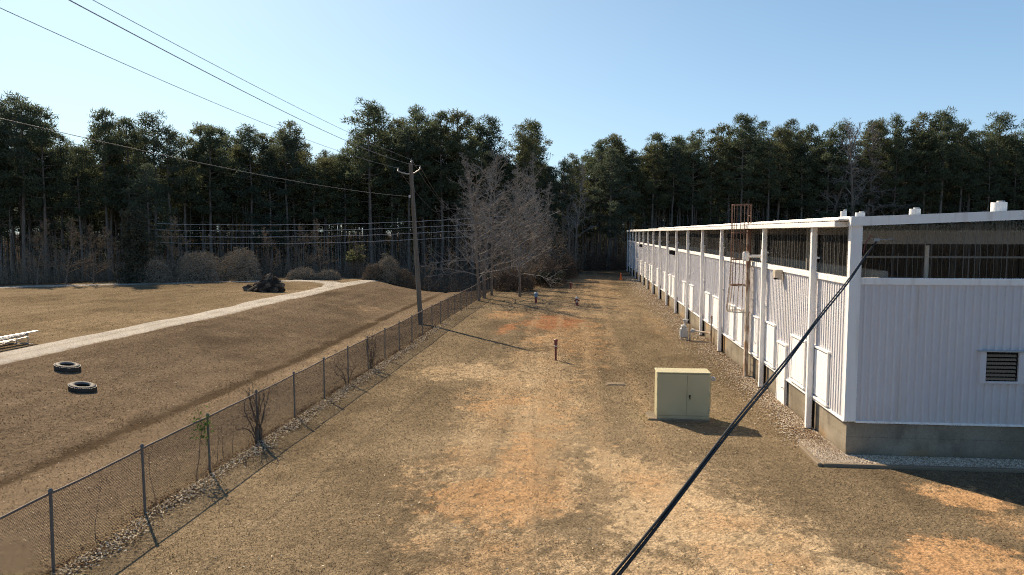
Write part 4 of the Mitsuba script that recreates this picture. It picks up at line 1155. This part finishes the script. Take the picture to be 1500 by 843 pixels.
# single pines that stand out
place(numbered('pine_tree'), PINES[4], 4.2, 116.5, 0.98, 1.35); lab('pine_tree_%03d' % used['pine_tree'], 'broad pine with low limbs at the end of the strip left of the warehouse', 'pine tree')
place(numbered('pine_tree'), PINES[4], -54.0, 84, 0.80, 0.95); lab('pine_tree_%03d' % used['pine_tree'], 'ragged yellowish pine clothed nearly to the ground at the field edge', 'pine tree')

# bare trees by the fence
for g, x, y, s, w, lb in ((0, -9.15, 62.7, 0.84, 0.98, 'bare tree with wide low limbs at the fence end, nearest the utility pole'),
                          (2, -9.0, 65.0, 0.88, 1.1, 'slim tall bare tree behind the wide bare tree at the fence'),
                          (0, -8.7, 68.0, 0.98, 0.9, 'tall bare tree third in the row along the end of the fence'),
                          (1, -5.9, 67.2, 1.0, 1.05, 'bare grey tree standing alone on the lawn right of the fence end')):
    key = numbered('bare_tree')
    place(key, BARE[g], x, y, s, w)
    lab(key, lb, 'bare tree')
for g, x, y, s, w in ((2, -10.5, 76, .95, 1.1), (2, -7.8, 80, .9, 1.2), (1, -6.3, 86, .95, 1), (2, -4.6, 93, .85, 1.1), (3, -6.6, 76.5, .9, 1.2), (3, -4.8, 81.5, 1.0, 1.3), (3, -3.6, 88, 1., 1.3), (3, -2.6, 95, 1., 1.2), (3, -5.6, 91, 1.2, 1.4), (3, -1.6, 102, 1.1, 1.3), (3, -8.6, 74, .8, 1.3),
                        (1, -7.4, 90, 1.2, 1.1), (2, -1.0, 108, 1.1, 1.2)):
    key = numbered('bare_tree')
    place(key, BARE[g], x, y, s, w)
    lab(key, 'grey leafless tree in the thicket beside the far end of the strip', 'bare tree', 'bare trees of the thicket')
for x, y, s in ((45.5, 124.5, 1.62), (42.0, 127, 1.6), (49, 128, 1.62), (-6, 99, 1.15), (-2, 112, 1.2), (0.5, 119, 1.25)):
    key = numbered('bare_tree')
    place(key, BARE[2], x, y, s, s * (1.5 if x > 20 else 1.0))
    lab(key, 'bare pale crown rising among the pines behind the white building' if x > 20 else 'bare grey crown showing among the dark pines left of the white building', 'bare tree', 'bare crowns behind the building' if x > 20 else 'bare crowns among the pines')
for x, y in ((-52, 71.0), (-50, 72.2), (-47.5, 73.4), (-54.5, 70.2), (-45.5, 75.5), (-57, 69.2), (-37, 82), (-34, 83), (-27, 84.5), (-31.5, 83.5), (-15, 86), (-19, 86.5)):
    key = numbered('sapling')
    s = rng.uniform(0.6, 1.0)
    place(key, BARE[3], x, y, s, s * rng.uniform(1.0, 1.4))
    lab(key, f'grey bare sapling at the foot of the wood {"left of the round bushes" if x < -44 else "above the stump heap" if x < -25 else "behind the utility pole"}', 'sapling', f'saplings at the foot of the wood {"left of the round bushes" if x < -44 else "above the stump heap" if x < -25 else "behind the utility pole"}')

# small bright green bushes in the gloom
for x, y, h, lb in ((-27.9, 85, 3.6, 'small light green tree at the wood edge behind the bright wires'), (-3.6, 79, 1.6, 'low green bush under the bare trees beside the strip')):
    z = float(ground_z(x, y))
    t = thing('green_bush', lb, 'bush')
    c = np.array([x, y, z + h * 0.75]) + rng.normal(0, 1, (16, 3)) * [0.7, 0.6, 0.35 * h * 0.5]
    part(t, 'foliage', tufts(c, rng.uniform(0.4, 0.7, 16), 60, 0.28, 0.08), 'mat_needle_b' if x < -10 else 'mat_ivy')
    st = MB()
    for q in c: st.tube([[x, y, z], (np.array([x, y, z]) + q) / 2 + rng.normal(0, .1, 3), q], [0.05, .03, .012], 4, False)
    part(t, 'stem', st, 'mat_twig_dark')


def mound(x, y, rx, ry, h, n, label, group=None, name='brush_mound', mat='mat_brush'):
    """bare bush: fine curved twigs rising from a root and filling a dome"""
    z = float(ground_z(x, y))
    u = rng.uniform(0, 6.28, n); e = np.arcsin(rng.uniform(0.02, 1, n)); rr = rng.uniform(0.55, 1.0, n) ** 0.5
    rag = 1 + 0.25 * (meshkit.fbm(np.stack([np.cos(u) * 2, np.sin(u) * 2, e * 2], -1), 3, int(abs(x) * 7)) - 0.5) * 2
    tip = np.stack([np.cos(u) * np.cos(e) * rx * rr * rag, np.sin(u) * np.cos(e) * ry * rr * rag, np.sin(e) * h * rr * rag], 1)
    d = rand_dir(n, 0.15)
    L = rng.uniform(0.35, 0.9, (n, 1))
    a = tip - d * L * 0.5; b = tip + d * L * 0.5
    m_ = (a + b) / 2 + rng.normal(0, 0.06, (n, 3))
    o = np.array([x, y, z])
    for q in (a, b, m_): q[:, 2] = np.maximum(q[:, 2], 0.02)
    t = thing(name, label, 'bush', group)
    part(t, 'twigs', MB().segs(np.r_[a, m_] + o, np.r_[m_, b] + o, 0.014, 0.010, 3), mat)
    k = 60
    part(t, 'stem', MB().segs(np.repeat(o[None], k, 0) + rng.normal(0, .3, (k, 3)) * [1, 1, 0], tip[:k] * 0.8 + o, 0.035, 0.012, 4), 'mat_twig_dark')


mound(-42.6, 75.6, 2.9, 2.4, 3.3, 2600, 'round tan bare bush at the foot of the wood, left of its rounder neighbour', mat='mat_bush')
mound(-39.2, 78.4, 2.5, 2.3, 3.7, 2600, 'tallest round tan bare bush at the foot of the wood', mat='mat_bush')
mound(-22.4, 80.6, 1.3, 1.3, 3.3, 2200, 'pointed brown brush mound at the end of the gravel path', mat='mat_bush')
mound(-23.9, 80.2, 1.3, 1.2, 1.9, 1500, 'low brown brush mound left of the pointed mound at the path end')
mound(-20.8, 81.0, 1.6, 1.2, 2.4, 1600, 'low dark brush mound right of the pointed mound at the path end')
mound(-32.3, 79.5, 1.8, 1.2, 1.3, 1300, 'low tangled brush behind the heap of stumps', mat='mat_bush')
mound(-29.6, 80.5, 1.5, 1.2, 1.0, 1000, 'low pale brush between the heap of stumps and the path end', mat='mat_bush')
mound(-46.5, 73.0, 2.0, 1.6, 2.6, 1600, 'low loose tan bush left of the two round bushes', mat='mat_bush')
mound(-4.0, 84, 2.0, 5.0, 3.0, 3000, 'long dark bramble thicket along the lawn beyond the bare trees', mat='mat_twig_dark')
mound(-7.2, 74.5, 2.2, 2.0, 2.2, 2000, 'dark bramble clump behind the bare trees at the fence end', mat='mat_twig_dark')
mound(-2.2, 97, 1.6, 5.0, 3.2, 2600, 'dark bramble bank at the far left side of the strip', mat='mat_twig_dark')
mound(3.5, 117, 4.0, 2.0, 2.6, 2400, 'dark bramble bank across the far end of the strip', mat='mat_twig_dark')

# dark column of ivy on a trunk at the field edge
t = thing('ivy_column', 'dark leaf clad trunk standing out before the wood at the left field edge', 'tree')
x, y = -48.0, 72.3
z = float(ground_z(x, y))
part(t, 'trunk', MB().tube([[x, y, z - .1], [x + .1, y, z + 5], [x, y, z + 7.4]], [.25, .2, .1], 8), 'mat_bark', 40)
hh = rng.uniform(0, 7.6, 240) ** 1.0
c = np.stack([x + rng.normal(0, 1, 240) * (0.95 - hh * 0.07), y + rng.normal(0, .55, 240), z + hh], 1)
part(t, 'foliage', tufts(c, rng.uniform(.35, .75, 240), 45, 0.30, 0.07, 0.0), 'mat_ivy')

# undergrowth inside the wood: thin stems and twigs nobody could count
n = 22000
x = rng.uniform(-95, 60, n); off = 1 + rng.uniform(0, 34, n)
y = edge_y(x) + off
ok = (y > 60) & (np.abs(x / y) < 0.9) & ~((x > 5) & (y < 116)) & ~((x > -4) & (x < 6) & (y < 112))
x, y = x[ok], y[ok]
n = len(x)
zz = ground_z(x, y)
hh = rng.uniform(0.6, 4.5, n) * rng.uniform(0.3, 1, n)
b = np.stack([x, y, zz], 1)
tip = b + np.stack([rng.normal(0, .35, n), rng.normal(0, .35, n), hh], 1)
mid = (b + tip) / 2 + rng.normal(0, .1, (n, 3))
m = MB().segs(np.r_[b, mid], np.r_[mid, tip], np.r_[np.full(n, .022), np.full(n, .015)], np.r_[np.full(n, .015), np.full(n, .006)], 3)
k = 3
src = np.repeat(mid, k, 0) + (np.repeat(tip - mid, k, 0)) * rng.uniform(0, .9, (n * k, 1))
m.segs(src, src + rand_dir(n * k, .3) * rng.uniform(.3, 1.1, (n * k, 1)), .010, .006, 3)
whole('undergrowth', m, 'mat_brush', 'grey brown tangle of twigs and brush under the trees', 'undergrowth', kind='stuff')
# low evergreen understorey deep in the wood
n = 4200
x = rng.uniform(-105, 112, n); y = np.interp(x, PX, PY) + rng.uniform(4, 90, n)
c = np.stack([x, y, ground_z(x, y) + rng.uniform(0.3, 12, n) * rng.uniform(0.3, 1, n)], 1)
whole('understorey', tufts(c, rng.uniform(.7, 1.7, n), 40, 0.55, 0.10), 'mat_needle_c', 'dim evergreen understorey inside the wood', 'undergrowth', kind='stuff')
# slim young stems between the pines
n = 8000
x = rng.uniform(-105, 112, n); y = np.interp(x, PX, PY) + 1 + rng.uniform(0, 1, n) ** 1.3 * 70
b = np.stack([x, y, ground_z(x, y) - .1], 1)
tip = b + np.stack([rng.normal(0, .5, n), rng.normal(0, .5, n), rng.uniform(4, 13, n)], 1)
m = MB().segs(b, tip, rng.uniform(.03, .08, n), 0.012, 4)
k = 5
src = np.repeat(b, k, 0) + np.repeat(tip - b, k, 0) * rng.uniform(.3, 1, (n * k, 1))
m.segs(src, src + rand_dir(n * k, .4) * rng.uniform(.5, 1.8, (n * k, 1)), .016, .007, 3)
whole('young_stems', m, 'mat_stem', 'slim bare young stems crowded between the pine trunks', 'undergrowth', kind='stuff')
